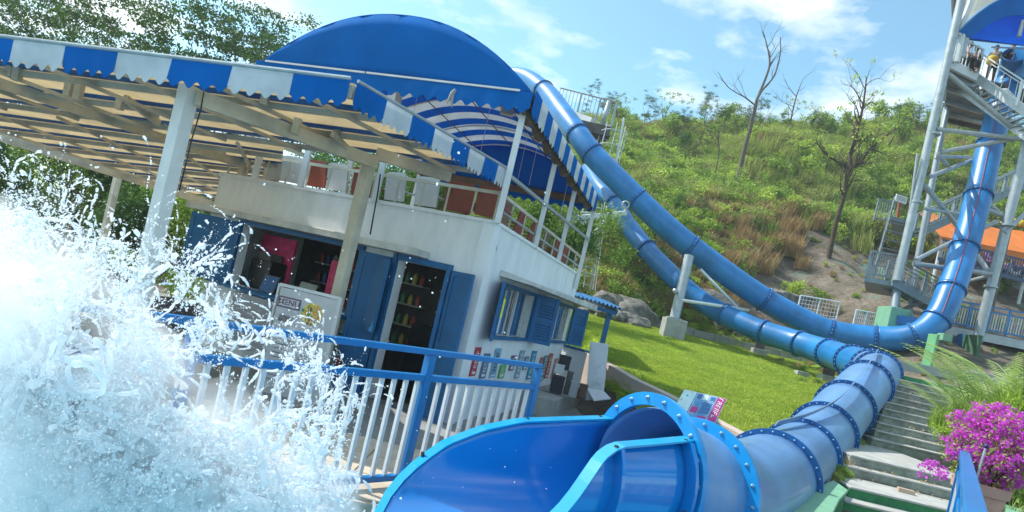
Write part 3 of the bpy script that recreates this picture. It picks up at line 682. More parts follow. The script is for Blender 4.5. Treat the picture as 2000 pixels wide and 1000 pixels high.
# knotted grey tie
q = MB(); a = P(884,182,9.25); q.tube([a+V((.03,0,.06)), a, a+V((-.05,0,-.16))], [.02,.035,.01], 7); q.tube([a, a+V((.03,0,-.2))], [.03,.012], 7); o = build('rope_tie', q, mat('grey rope', (.3,.3,.3), .8, .2)); tag(o, 'knotted grey rope tie on the front eave beam of the blue awning', 'rope')

# ------------------------------------------------------------------ terrace rail and chairs
rl = root('terrace_railing', (C0.x, C0.y, PZ)); tag(rl, 'thin cream metal handrail along the terrace parapet', 'railing')
for (pt, t0, t1) in ((WA, .0, .98), (WB, .0, 1.0)):
    q = MB(); q.beam(pt(t0, 3.33, -.05), pt(t1, 3.33, -.05), .035, .05); build('handrail', q, cream_paint, rl)
    n_ = 12 if pt is WA else 9
    for i in range(n_+1):
        t = t0 + (t1-t0)*i/n_; q = MB(); q.beam(pt(t, 2.90, -.05), pt(t, 3.31, -.05), .028, .028, up=V((1,0,0))); build('rail_post', q, cream_paint, rl)
    if pt is WB: q = MB(); q.beam(pt(t0, 3.1, -.05), pt(t1, 3.1, -.05), .03, .03); build('mid_rail', q, steel, rl)
def chair(loc, yaw, m, label, group=None, name='terrace_chair', low=0):
    r = bpy.data.objects.new(name, None); COL.objects.link(r)
    tag(r, label, 'chair', group)
    W = .23
    def part(nm, q, bv=0.008):
        o = bpy.data.objects.new(nm, q.mesh(nm, m)); COL.objects.link(o); o.parent = r
        if bv: b = o.modifiers.new('bevel', 'BEVEL'); b.width = bv; b.segments = 2
        return o
    q = MB(); q.box((-W, -.22, .42), (W, .22, .455)); part('seat', q, .012)
    # back: slightly bowed shell with a rounded top
    vs = []; K = 8
    for j in range(5):
        for i in range(K+1):
            x = -W + 2*W*i/K; z = .48 + .46*j/4 - (.04*(abs(x)/W)**6 if j == 4 else 0)
            vs.append((x, -.22 - .07*j/4 + .03*(1-(x/W)**2), z))
    q = MB(); q.add(vs, [(j*(K+1)+i, j*(K+1)+i+1, (j+1)*(K+1)+i+1, (j+1)*(K+1)+i) for j in range(4) for i in range(K)])
    o = part('backrest', q, 0); s = o.modifiers.new('s', 'SOLIDIFY'); s.thickness = .03
    for sx in (-1, 1):
        for sy in (-1, 1):
            q = MB(); q.beam((sx*(W-.03), sy*.19, .43), (sx*(W+.01), sy*.23, 0), .035, .035, up=V((1,0,0))); part('leg', q, 0)
        q = MB(); q.beam((sx*(W+.01), -.25, .65), (sx*(W+.01), .18, .64), .035, .025); part('armrest', q)
    r.location = loc; r.rotation_euler = (0,0,yaw); return r
yA = math.atan2(-nA.y, -nA.x) - math.pi/2
cl = [(515,'w','white plastic chair back at the far left end of the terrace, half in shade'),(548,'w','second white chair from the left end of the terrace'),(600,'r','red-brown chair with a bright side left of the terrace post'),(640,'w','white chair between the two red-brown chairs on the terrace'),(690,'r','darker brown chair just left of the cream post top'),
      (757,'w','white chair directly right of the hanging black cable'),(818,'w','wide white chair in the middle of the terrace railing'),(872,'r','tall red-brown chair facing away behind the railing'),(940,'r','red-brown chair at the terrace corner by the awning pole')]
for i, (u, k, lb) in enumerate(cl):
    t, _ = hA(u, 330 + (u-500)*.2); t = max(t, .055); p = WA(t, 2.5, -.45); chair(p, yA + rng.uniform(-.25,.25), red_ch if k == 'r' else white_ch, lb)
yB = math.atan2(-nB.y, -nB.x) - math.pi/2
for i in range(6):
    p = WB(.13+.14*i, 2.5, -.47)
    chair(p, yB + rng.uniform(-.2,.2), red_ch if i % 3 else mat('brown slat chair', (.22,.13,.09), .6, .2), ('brown' if i % 3 == 0 else 'red-brown') + ' chair behind the side railing, ' + ['nearest the corner', 'second from the corner', 'third from the corner', 'fourth from the corner', 'fifth from the corner', 'farthest from the corner'][i])
# low table among the chairs
r = root('terrace_table', WA(.18, 2.5, -.9)); tag(r, 'red-brown square table between the terrace chairs', 'table')
q = MB(); c = WA(.18, 3.2, -.9); q.obox(c, V((.35,0,0)), V((0,.35,0)), V((0,0,.02))); build('tabletop', q, red_ch, r)
q = MB(); q.tube([c, c - V((0,0,.7))], .035); build('leg', q, red_ch, r)

# ------------------------------------------------------------------ things against the front wall
r = root('menu_board', (-2.3, 8.9, GZ)); tag(r, 'freestanding white menu board with a round fruit picture beside the cream post', 'menu board')
bl, br_ = P(548, 556, 8.75), P(664, 588, 8.7)
bl.z = br_.z = (bl.z + br_.z)/2; e = br_ - bl; un = e.normalized(); nn = V((un.y, -un.x, 0)); H = bl.z - GZ
board_m = mat('grey white menu panel', (.56,.55,.55), .5, .08, 4)
q = MB(); q.obox((bl+br_)/2 - V((0,0,H/2)), e/2, nn*.02, V((0,0,H/2-.01))); build('panel', q, board_m, r)
for k in (0, 1):
    p = bl.lerp(br_, k); q = MB(); q.beam(V((p.x,p.y,GZ)), p+V((0,0,.03)), .04, .05, up=un); build('frame_side', q, white_paint, r)
q = MB(); q.beam(bl+V((0,0,.02)), br_+V((0,0,.02)), .06, .04); build('frame_top', q, white_paint, r)
def on_board(u, w_): return bl + e*u - V((0,0,w_)) + nn*.024
cc = on_board(.62, .28); rad = .155
fr_cols = [(.75,.32,.03),(.65,.04,.02),(.12,.36,.06),(.75,.62,.06),(.03,.22,.16),(.8,.45,.1)]
q = MB(); q.add([cc + un*(rad*math.cos(a)) + V((0,0,rad*math.sin(a))) + nn*.002 for a in [i*math.pi/16 for i in range(32)]], [tuple(range(32))]); build('round_picture', q, mat('picture ground', (.78,.60,.2), .6, .1), r)
for i in range(60):
    a = rng.uniform(0, 6.28); rr_ = rad*.93*math.sqrt(rng.uniform(0,1)); s = rng.uniform(.008,.02)
    c = cc + un*(rr_*math.cos(a)) + V((0,0,rr_*math.sin(a))) + nn*(.004 + .0002*i); col = fr_cols[int(rng.integers(6))]
    if i < 300:
        q = MB(); ph = rng.uniform(0,3); q.add([c + un*(s*math.cos(b_+ph)) + V((0,0,s*1.4*math.sin(b_+ph))) for b_ in [j*math.pi/3 for j in range(6)]], [tuple(range(6))]); build('fruit_print', q, mat('fruit %d' % fr_cols.index(col), col, .6), r)
plum = mat('plum print', (.16,.07,.14), .6)
q = MB(); c = on_board(.22, .2); q.obox(c, un*.16, nn*.002, V((0,0,.075))); build('title_plate', q, plum, r)
q = MB(); q.obox(c + nn*.003, un*.145, nn*.002, V((0,0,.055))); build('title_field', q, board_m, r)
put_text('MENU', .11, plum, c + nn*.007, un, (0,0,1), r)
for i in range(13):
    a = on_board(.12 + .02*(i%2), .52 + i*.062); q = MB(); L_ = [.26,.18,.3,.22][i%4]
    if i > 1: q.obox(a + un*L_/2, un*L_/2, nn*.0015, V((0,0,.006))); build('printed_line', q, mat('grey print', (.2,.2,.22), .6), r)
    a = on_board(.58, .55 + i*.06); q = MB(); q.obox(a + un*.1, un*.12, nn*.0015, V((0,0,.006))); build('printed_line', q, MATS.get('grey print') or ink_d, r)
q = MB(); c = on_board(.22,.42); q.obox(c, un*.10, nn*.0015, V((0,0,.045))); build('photo_print', q, mat('photo print', (.22,.2,.2), .6, .6, 30), r)
# framed notice on the wall
r = root('framed_notice', WA(.3,1,0)); tag(r, 'small white notice in a teal frame on the wall left of the door', 'notice')
t0, z1 = hA(660, 613); t1, z0 = hA(690, 652); tm, zm = (t0+t1)/2 + .0, (z0+z1)/2
q = MB(); q.obox(WA(tm, zm, .02), eAu*.2, nA*.012, V((0,0,.19))); build('frame', q, mat('teal frame', (.02,.2,.24), .5), r)
q = MB(); q.obox(WA(tm, zm, .034), eAu*.17, nA*.003, V((0,0,.16))); build('sheet', q, white_paint, r)
for i in range(9):
    q = MB(); q.obox(WA(tm, zm + .12 - i*.03, .0385), eAu*(.13 if i % 3 else .09), nA*.001, V((0,0,.005))); build('printed_line', q, MATS['grey print'], r)
q = MB(); q.obox(WA(.36, .22, .12), eAu*.06, nA*.05, V((0,0,.10))); o = build('small_sign', q, mat('dark red box', (.18,.03,.03), .5), bevel=.01); tag(o, 'small dark red box standing on the ledge left of the kiosk door', 'box')
# planters left of the kiosk, seen through the spray
leafy_spots = [((345, 560), 9.0), ((250, 545), 8.5)]
# porch at the back right corner: little corrugated roof on a blue post
pr = root('back_porch', (2.6, 17.5, .2)); tag(pr, 'small blue corrugated porch roof on one blue post behind the kiosk', 'porch')
a, c = P(1128, 580, 16.2), P(1216, 605, 16.2); a2, c2 = P(1128, 592, 19.0), P(1205, 612, 19.0)
q = MB(); K = 36; A = []; B = []
for i in range(K+1):
    w_ = .035*math.sin(i*math.pi*2*11/K); A.append(a.lerp(c, i/K) + V((0,0,w_))); B.append(a.lerp(c, i/K) + V((-.1,2.6,w_+.22)))
q.strip(A, B, (0,0,.02)); build('corrugated_roof', q, shut_blue, pr)
for k in (.1, .9):
    q = MB(); q.beam(a.lerp(c,k) + V((0,.1,-.09)), a.lerp(c,k) + V((-.1,2.5,.1)), .06, .1); build('rafter', q, shut_blue, pr)
q = MB(); q.beam(a + V((0,.15,-.13)), c + V((-.1,.15,-.13)), .06, .1); build('front_beam', q, shut_blue, pr)
pp = P(1190, 612, 16.5); q = MB(); q.box((pp.x-.06, pp.y-.06, -.26), (pp.x+.06, pp.y+.06, pp.z+.0)); build('post', q, shut_blue, pr)
# pale side wall with blue cap beyond the corner, leaning white panel, clutter
q = MB(); a, c = P(1105, 655, 16.2), P(1152, 668, 15.6); q.slab([V((a.x,a.y,-.3)), V((c.x,c.y,-.3)), V((c.x,c.y+.15,-.3)), V((a.x,a.y+.15,-.3))], (0,0,1.35)); o = build('yard_wall', q, wall_white); tag(o, 'short white yard wall with blue cap between the kiosk and the leaning panel', 'wall')
q = MB(); q.beam(V((a.x,a.y+.07,1.085)), V((c.x,c.y+.07,1.085)), .2, .05); build('wall_cap', q, shut_blue, o)
r = root('leaning_panel', (2.0, 14.8, -.26)); tag(r, 'tall dirty white board leaning upright beside the yard wall with its foot folded out', 'board')
dirty = mat('dirty white board', (.60,.64,.68), .6, .2, 5, .1, col2=(.66,.69,.72), thr=(.3,.5))
T1, T2, B1, B2 = P(1153, 667, 14.6), P(1189, 672, 14.5), P(1144, 782, 14.2), P(1178, 780, 14.1)
q = MB(); q.slab([B1, B2, T2, T1], (0,.03,.0)); build('board_face', q, dirty, r)
q = MB(); q.slab([P(1146,758,14.15), P(1178,762,14.1), P(1193,778,13.6), P(1160,782,13.6)], (0,0,-.02)); build('folded_foot', q, dirty, r)
clut = [(1102,708,.12,.30,black_m,'black crate on top of the pile beside the kiosk corner','crate'),(1092,720,.10,.2,white_ch,'white folded box on the pile at the kiosk corner','box'),(1088,750,.13,.36,mat('dark box',(.03,.02,.03),.5),'dark printed box standing on the platform at the kiosk corner','box'),
        (1110,748,.06,.5,mat('weathered post',(.10,.10,.09),.8,.3,6),'short weathered timber leaning by the dark boxes','timber'),(1128,768,.10,.2,mat('red tub',(.30,.05,.03),.5),'red tub of odds and ends in front of the yard wall','tub'),(1120,760,.09,.34,mat('grey bin',(.35,.36,.36),.5),'grey bin squeezed between timber and red tub','bin'),(1138,764,.08,.3,mat('brown crate',(.12,.07,.04),.7),'brown crate at the foot of the leaning board','crate')]
for i, (u, v, w_, h_, m_, lb, ct) in enumerate(clut):
    p = P(u, v, 13.9 - .05*i); q = MB(); q.box((p.x-w_, p.y-w_, p.z-h_/2), (p.x+w_, p.y+w_, p.z+h_/2)); q.box((p.x-w_*1.06, p.y-w_*1.06, p.z+h_/2-.04), (p.x+w_*1.06, p.y+w_*1.06, p.z+h_/2+.005)); o = build(ct.replace(' ','_'), q, m_, bevel=.012); tag(o, lb, ct)
q = MB(); A_ = WB(.52, -.3, 0); B_ = WB(1.02, -.3, 0); q.slab([A_, B_, B_ + nB*.75, A_ + nB*.75], (0,0,.42)); o = build('concrete_platform', q, concrete, bevel=.02); tag(o, 'low concrete platform step at the foot of the side wall', 'step')
# ------------------------------------------------------------------ blue slides
def catmull(pts, n):
    out = []; P_ = [2*pts[0]-pts[1]] + pts + [2*pts[-1]-pts[-2]]
    for i in range(1, len(P_)-2):
        a, b, c, d = P_[i-1:i+3]
        for k in range(n):
            t = k/n; out.append(0.5*((2*b) + (c-a)*t + (2*a-5*b+4*c-d)*t*t + (3*b-a-3*c+d)*t**3))
    out.append(P_[-2]); return out
def frame_at(t, up=V((0,0,1))):
    s = t.cross(up).normalized(); return s, s.cross(t).normalized()
def ring(c, t, r0, r1, th, m, par, name='flange', nb=20, bolt=.016, subs=False, n=48):
    s, u = frame_at(t); t = t.normalized(); q = MB(); vs = []
    for (r_, o_) in ((r0, -th/2), (r1, -th/2), (r1, th/2), (r0, th/2)):
        for k in range(n):
            a = 2*math.pi*k/n; vs.append(c + (s*math.cos(a) + u*math.sin(a))*r_ + t*o_)
    q.add(vs, [(i*n+k, i*n+(k+1)%n, ((i+1)%4)*n+(k+1)%n, ((i+1)%4)*n+k) for i in range(4) for k in range(n)])
    o = build(name, q, m, par, auto=True)
    if nb:
        q = MB(); rm = (r0+r1)/2 + .005
        for k in range(nb):
            a = 2*math.pi*(k+.5)/nb; p = c + (s*math.cos(a) + u*math.sin(a))*rm
            qq = q if not subs else MB()
            ex = (s*math.cos(a) + u*math.sin(a)); ey = t.cross(ex)
            for sd in ((-1, 1) if not subs else (1,)):
                vv = []; 
                for (rr, oo) in ((bolt*1.35, .001), (bolt*1.35, .006), (bolt, .007), (bolt*.9, .018), (bolt*.45, .024)):
                    for j in range(7):
                        b_ = 2*math.pi*j/7; vv.append(p + t*sd*(th/2+oo) + (ex*math.cos(b_) + ey*math.sin(b_))*rr)
                qq.add(vv, [(i*7+j, i*7+(j+1)%7, (i+1)*7+(j+1)%7, (i+1)*7+j) for i in range(4) for j in range(7)] + [tuple(4*7+j for j in range(7))])
            if subs: child_of('bolt', qq.mesh('bolt', bolt_m, True), o)
        if not subs: b_ = child_of('bolt_ring', q.mesh('bolt_ring', bolt_m, True), o); b_['kind'] = 'stuff'
    return o
def slide(rootobj, ctrl, rad, rings, m, fl_m, fl=.08, nb=20, n=40, seam=None, sub=10, bolt=.016):
    """ctrl: list of world points; rings: indices of control points carrying a flange; every span is a section"""
    pts = catmull(ctrl, sub); cuts = [0] + [i*sub for i in rings] + [len(pts)-1]; cuts = sorted(set(cuts))
    tan = [(pts[min(i+1, len(pts)-1)] - pts[max(i-1, 0)]).normalized() for i in range(len(pts))]
    rr = rad if hasattr(rad, '__len__') else [rad]*len(ctrl)
    rads = [lerp(rr[min(i//sub, len(rr)-1)], rr[min(i//sub+1, len(rr)-1)], (i % sub)/sub) for i in range(len(pts))]
    for a, b in zip(cuts, cuts[1:]):
        q = MB(); vs = []
        for i in range(a, b+1):
            s, u = frame_at(tan[i])
            for k in range(n): an = 2*math.pi*k/n; vs.append(pts[i] + (s*math.cos(an) + u*math.sin(an))*rads[i])
        q.add(vs, [(i*n+k, i*n+(k+1)%n, (i+1)*n+(k+1)%n, (i+1)*n+k) for i in range(b-a) for k in range(n)])
        o = build('tube_section', q, m, rootobj, smooth=True)
        s_ = o.modifiers.new('wall', 'SOLIDIFY'); s_.thickness = .008; s_.offset = -1
        if seam is not None:
            for an in seam:
                q = MB(); sp = []
                A = []; B = []
                for i in range(a, b+1):
                    s, u = frame_at(tan[i]); dr = s*math.cos(R(an)) + u*math.sin(R(an)); A.append(pts[i] + dr*(rads[i]-.005)); B.append(pts[i] + dr*(rads[i]+.055))
                s, u = frame_at(tan[a]); q.strip(A, B, (-s*math.sin(R(an)) + u*math.cos(R(an)))*.02)
                child_of('seam_flange', q.mesh('seam_flange', fl_m), o)
    for i in rings:
        j = i*sub; ring(pts[j], tan[j], rads[j]-.005, rads[j]+fl, .04, fl_m, rootobj, nb=nb, bolt=bolt)
    return pts, tan
# upper slide
sA = root('upper_tube_slide', P(1712, 660, 27)); tag(sA, 'upper blue tube slide sweeping down behind the awning and up along the steel tower', 'water slide')
A_ctrl = [P(930,165,37), P(1010,150,34.5), P(1062,178,32), P(1098,222,29.5), P(1128,262,28.2), P(1156,300,27.6), P(1200,345,27.2), P(1243,388,27), P(1296,438,26.8), P(1349,482,26.7), P(1421,536,26.6), P(1493,585,26.5), P(1560,622,26.3), P(1622,648,26), P(1711,661,25.4), P(1785,656,24.7), P(1830,624,24.6), P(1857,566,25.0), P(1884,484,25.9), P(1911,382,26.9), P(1934,281,27.9), P(1957,198,28.6), P(1972,150,29), P(1984,105,28.2)]
ptsA, tanA = slide(sA, A_ctrl, .485, [2, 4, 5, 7, 9, 11, 13, 14, 15, 16, 17, 18, 19, 20, 21], tube_blue, flange_blue, .07, 22)
q = MB()
for a, b in ((160, 215),):
    path = []
    for i in range(a, min(b, len(ptsA))):
        s, u = frame_at(tanA[i]); toc = (V((0,0,EYE)) - ptsA[i]).normalized(); toc = (toc - tanA[i]*toc.dot(tanA[i])).normalized()
        path.append(ptsA[i] + toc*.51)
    q.tube(path, .016, 6)
build('red_seam_line', q, mat('red cable', (.35,.05,.05), .5), sA, smooth=True)
# water holes / ports on the tower run
# lower slide
sB = root('lower_tube_slide', P(1300, 900, 6)); tag(sB, 'lower blue tube slide running over the lawn and ending in the big open flume', 'water slide')
B_ctrl = [P(1150,330,36), P(1170,365,33.5), P(1199,398,31.8), P(1228,442,30.6), P(1262,486,29.4), P(1298,524,28.4), P(1332,557,27.6), P(1370,588,27), P(1414,614,26.2), P(1455,633,25.5), P(1491,648,24.9), P(1562,671,23.8), P(1620,690,22.2), P(1664,706,20.2), P(1700,719,18.2)]
ptsB, tanB = slide(sB, B_ctrl, [.42]*11+[.44,.46,.48,.49], [2, 4, 6, 8, 10, 11, 12, 13, 14], tube_blue, flange_blue, .08, 24, seam=[155])
C_ctrl = [P(1700,719,18.2), P(1713,729,16.6), P(1690,753,14.8), P(1649,798,13.1), P(1607,848,11.6), P(1562,892,10.0), P(1500,936,7.7), P(1428,968,6.15), P(1338,960,5.22), P(1248,922,4.85)]
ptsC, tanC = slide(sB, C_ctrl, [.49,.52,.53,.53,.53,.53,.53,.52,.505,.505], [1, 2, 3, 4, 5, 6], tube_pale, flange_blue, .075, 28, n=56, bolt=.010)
# thin strap of conduit arcing along the top of the tube
q = MB(); path = []
for i in range(12, 58):
    s, u = frame_at(tanC[i]); k = (i-12)/46; an = R(78 + 26*math.sin(math.pi*k) - 8*k); rr = lerp(.60, .66, math.sin(math.pi*k)); path.append(ptsC[i] + (s*math.cos(an) + u*math.sin(an))*rr)
A = path; B = [p + V((.04,.0,.075)) for p in path]
q.strip(A, B, (.012,-.012,0)); build('cover_strap', q, mat('strap blue grey', (.13,.22,.36), .4), sB)
# steel brackets under C, concrete pads under B
c1 = C_ctrl[-1]; ax = V((-.851,-.525,0)).normalized()
r2 = C_ctrl[-2]; tr2 = (ptsC[-11+1] - ptsC[-11-1]).normalized() if len(ptsC) > 12 else ax
ring(r2, tanC[-1-10], .505, .61, .05, ring_blue, sB, 'flange', 22, .013, subs=True)
ring(c1 - ax*.028, ax, .512, .61, .05, ring_blue, sB, 'mouth_flange', 20, .014, subs=True)
# open flume
per = V((ax.y, -ax.x, 0)).normalized()   # to one side
far = per if per.y > 0 else -per
HF = [(0, .29), (.81, .18), (1.1, .09), (1.38, -.04), (1.65, -.24), (1.95, -.50)]
HN = [(0, .37), (.68, .30), (.76, .28), (.84, .245), (.91, .19), (.98, .11), (1.04, .02), (1.1, -.08), (1.18, -.21), (1.28, -.34), (1.45, -.45), (1.95, -.49)]
def flume_sec(L, r_):
    c = c1 + ax*L + V((0,0,-.02*L)); h = max(-.97*r_, pl(L, HF)); hn = max(-.97*r_, pl(L, HN))
    Kv, Ka = 6, 30
    def vt(h):
        a = math.asin(max(-.98, min(.98, -h/r_))); return a, [(r_*math.cos(a), h)]*Kv
    a0, vert = vt(h); a1, vertn = vt(hn)
    arc = [(r_*math.cos(a), -r_*math.sin(a)) for a in [a0 + (math.pi-a1-a0)*i/Ka for i in range(Ka+1)]]
    pro = vert + arc + [(-x, z) for (x, z) in reversed(vertn)]
    return [c + far*x + V((0,0,z)) for (x, z) in pro]
Ls = [0, .15, .3, .45, .6, .68, .72, .76, .8, .85, .9, .95, 1.0, 1.05, 1.1, 1.15, 1.2, 1.25, 1.3, 1.35, 1.4, 1.5, 1.6, 1.7, 1.8, 1.9, 1.95]
secs = [flume_sec(L, .505) for L in Ls]; n = len(secs[0])
q = MB(); q.add([p for s in secs for p in s], [(i*n+k, i*n+k+1, (i+1)*n+k+1, (i+1)*n+k) for i in range(len(Ls)-1) for k in range(n-1)])
o = build('flume_trough', q, flume_blue, sB, smooth=True); s_ = o.modifiers.new('w', 'SOLIDIFY'); s_.thickness = .018; s_.offset = 0
rim_m = mat('sunlit flume rim', (.005,.30,.58), .2, .06, 2, coat=.5)  # sun on the rim put into a lighter turquoise
for sd in (1, -1):
    A = [s[0] if sd == 1 else s[-1] for s in secs]; B = [p + far*sd*.10 for p in A]; A = [p - far*sd*.009 for p in A]
    q = MB(); q.strip(A, B, (0,0,.014)); build('rim_flange', q, rim_m, sB)
# upright joint flanges outside the trough
for L in (.03, .70, 1.5):
    i0 = flume_sec(L, .514); i1 = flume_sec(L, .60)
    A, B = [], []
    for p, p2 in zip(i0, i1):
        A.append(p); B.append(V((p2.x, p2.y, min(p2.z, max(p.z, i0[-1].z if p.z <= i0[-1].z else i0[0].z)))))
    q = MB(); q.strip(A, B, ax*.03); o = build('joint_flange', q, flume_blue, sB)
    for k in (2, 5, 10, 14, 18, 22, 26, 30, 37, 40):
        if k >= len(A): continue
        p = A[k].lerp(B[k], .6) + ax*.032; q = MB(); q.beam(p, p+ax*.015, .028, .028); child_of('nut', q.mesh('nut', steel_d), o)
# pads and saddles
for (u, v, d, lb) in ((1482,683,26.6,'left concrete pad under the lower slide on the lawn'), (1618,732,22.8,'right concrete pad under the lower slide near the bend')):
    p = P(u, v, d); p.z = T(p.x, p.y); r = root('concrete_pad', p); tag(r, lb, 'footing')
    q = MB(); q.box((p.x-.3, p.y-.25, p.z-.2), (p.x+.3, p.y+.25, p.z+.25)); build('block', q, concrete, r, bevel=.02)
    q = MB(); q.box((p.x-.2, p.y-.06, p.z+.25), (p.x+.2, p.y+.06, p.z+.5)); build('saddle', q, steel_d, r)
p = P(1567, 725, 22.6); p.z = T(p.x, p.y)+.05; q = MB(); q.box((p.x-.22,p.y-.15,p.z-.1),(p.x+.22,p.y+.15,p.z+.15)); tag(build('valve_box', q, concrete, bevel=.02), 'small pale block lying in the shade under the lower slide', 'block')
# ---- supports
pc = root('support_column', P(1312, 668, 25.3)); tag(pc, 'slanted grey steel column on a white concrete block carrying the slides', 'column')
top = P(1346, 500, 25.9); bot = P(1313, 640, 25.3); q = MB(); q.tube([bot, top], .20, 20); build('pipe', q, steel, pc, auto=True)
b = P(1312, 652, 25.3); q = MB(); q.obox(V((b.x, b.y, 2.25)), V((.42,0,0)), V((0,.4,0)), V((0,0,.5))); build('footing', q, concrete, pc, bevel=.03)
q = MB(); q.lathe(V((bot.x,bot.y,2.76)), [(.32,0),(.32,.04)], 16); build('base_plate', q, steel, pc)
q = MB(); q.tube([P(1330,586,25.4), P(1462,606,26.3)], .07, 10); build('arm', q, steel_w, pc, smooth=True)
q = MB(); q.tube([P(1368,526,26.1), P(1440,600,26.2)], .06, 10); build('arm_strut', q, steel_w, pc, smooth=True)
q = MB(); q.tube([P(1318,568,25.4), P(1325,575,26.6)], .1, 10); build('saddle', q, steel, pc, smooth=True)
# second tall column behind the kiosk with its bracket
p2 = root('support_column', P(1080, 530, 24)); tag(p2, 'tall pale grey round column behind the terrace with bracket arms to the slides', 'column')
q = MB(); q.tube([P(1075,600,24), P(1118,385,24)], .33, 24); build('pipe', q, mat('pale grey column', (.38,.44,.46), .4, .1, 2, coat=.2), p2, auto=True)
q = MB(); q.beam(P(1119,426,24.2), P(1222,416,26.4), .14, .18); build('arm', q, steel_w, p2)
q = MB(); q.tube([P(1100,518,24), P(1190,424,25.8)], .07, 8); build('arm_strut', q, steel_w, p2, smooth=True)
q = MB(); q.tube([P(1118,462,24), P(1150,424,24.8)], .06, 8); build('arm_strut', q, steel_w, p2, smooth=True)
c = P(1222, 400, 26.4); q = MB(); vs = []
q.tube([c + V((math.cos(a)*.14, 0, math.sin(a)*.14)) for a in [i*math.pi/8 for i in range(17)]], .04, 6, caps=False); q.tube([c - V((0,0,.12)), P(1221,420,26.4)], .06, 6); build('ring_clamp', q, steel, p2, smooth=True)
# ---- caged ladder and back platform
sp = root('caged_ladder', P(1160, 560, 25.5)); tag(sp, 'galvanised caged ladder rising behind the kiosk beside the pale column', 'ladder')
def lad(a, b, wd, nr_, par, cage=True):
    a, b = V(a), V(b); s = V((wd/2, 0, 0))
    for k in (-1, 1):
        q = MB(); q.tube([a + s*k, b + s*k], .03, 6); build('rail', q, steel, par)
    for i in range(nr_):
        p = a.lerp(b, (i+.5)/nr_); q = MB(); q.tube([p-s, p+s], .018, 5); build('rung', q, steel, par)
    if cage:
        for i in range(max(3, nr_//3)):
            p = a.lerp(b, (i+.5)/max(3, nr_//3)); q = MB(); q.tube([p + V((math.cos(x_)*wd*.75, -math.sin(x_)*wd*1.1, 0)) for x_ in [j*math.pi/8 for j in range(9)]], .02, 5); build('hoop', q, steel_w, par)
        for j in (0, 2, 4, 6, 8):
            x_ = j*math.pi/8; o_ = V((math.cos(x_)*wd*.75, -math.sin(x_)*wd*1.1, 0)); q = MB(); q.tube([a+o_, b+o_], .018, 5); build('cage_bar', q, steel_w, par)
lad(P(1135,562,25.2), P(1158,395,25.2), .75, 10, sp)
sp2 = root('caged_ladder', P(1195, 300, 30)); tag(sp2, 'galvanised ladder cage at the end of the far platform above the slides', 'ladder')
lad(P(1180,330,29.5), P(1200,250,29.5), .8, 8, sp2); q = MB(); q.tube([P(1202,318,29.3), P(1219,230,29.3)], .05, 8); build('cage_bar', q, steel_w, sp2)
fp = root('far_platform', P(1150, 260, 31)); tag(fp, 'distant steel landing with thin railings where the upper slide begins', 'platform')
q = MB(); q.beam(P(1085,215,33), P(1175,262,30.5), 1.2, .22); build('deck', q, steel_d, fp)
q = MB(); q.obox(P(1160,256,29.8), V((.7,0,.0)), V((0,.5,0)), V((0,0,.22))); build('deck_box', q, steel_d, fp)
for (a, b) in ((P(1095,172,33), P(1205,200,29.8)),):
    q = MB(); q.beam(a, b, .05, .05); build('top_rail', q, steel_d, fp); dn = V((0,0,-1.15))
    q = MB(); q.beam(a+dn, b+dn, .05, .05); build('bottom_rail', q, steel, fp)
    for i in range(16):
        p = a.lerp(b, i/15); q = MB(); w_ = .09 if i in (6, 11, 15) else .022; q.beam(p + V((0,0,0)), p+dn, w_, w_, up=V((0,1,0))); build('railing_bar', q, steel if i in (6,11,15) else mat('rail grey', (.16,.17,.17), .6, .2), fp)
q = MB(); q.tube([P(1176,245,29.6), P(1190,198,29.6)], .11, 10); build('upright_pipe', q, steel, fp, smooth=True)
q = MB(); q.tube([P(1166,290,29.6), P(1178,245,29.6)], .08, 10); build('upright_pipe', q, steel_d, fp, smooth=True)
q = MB(); q.beam(P(1116,222,31.5), P(1158,238,30.2), .3, .3); build('white_trough', q, steel_w, fp)

# ------------------------------------------------------------------ near fence
fe = root('poolside_railing', (0, 6, 0)); tag(fe, 'blue metal railing with white balusters in front of the kiosk', 'railing')
FA, FB = V((-3.9, 3.6, 0)), V((.42, 6.68, 0))
fd = V((.655, .79, 0)); a0 = V((-1.25, 4.65, 0)); a1 = V((.41, 6.65, 0)); fd = (a1-a0).normalized()
def FP(u): # ground point on the fence line seen in column u at rail height
    r = ray(u, 663 + .127*(u-640)); e = fd; t = (r.x*a0.y - a0.x)/(e.x - r.x*e.y); return a0 + e*t
s0 = (V((-4.3, 4.65 - (4.3-1.25)*fd.y/fd.x, 0)) - a0).dot(fd)
sE = (FP(1056) - a0).dot(fd)
fpnt = lambda s, z: a0 + fd*s + V((0,0,z))
for z, nm in ((1.19, 'top_rail'), (.965, 'middle_rail'), (.10, 'bottom_rail')):
    q = MB(); q.beam(fpnt(s0, z), fpnt(sE, z), .06, .05 if nm != 'middle_rail' else .055); build(nm, q, fence_blue, fe, bevel=.006)
sp_ = (FP(843) - a0).dot(fd); gap = sE - sp_
posts = [sE - .03, sp_, sp_ - 2.0, sp_ - 4.0]
for s in posts:
    if s < s0: continue
    q = MB(); q.beam(fpnt(s, -.1), fpnt(s, 1.163), .075, .075, up=fd); build('post', q, fence_blue, fe, bevel=.006)
me = MB(); me.box((-.016,-.016,.127), (.016,.016,.936)); bme = me.mesh('baluster', bal_white)
s = sE - .13; yaw = math.atan2(fd.y, fd.x)
while s > s0:
    if all(abs(s-p_) > .05 for p_ in posts):
        o = bpy.data.objects.new('baluster', bme); COL.objects.link(o); o.location = fpnt(s, 0) - V(fe.location); o.rotation_euler = (0,0,yaw + .0); o.parent = fe
        b_ = None
    s -= .128
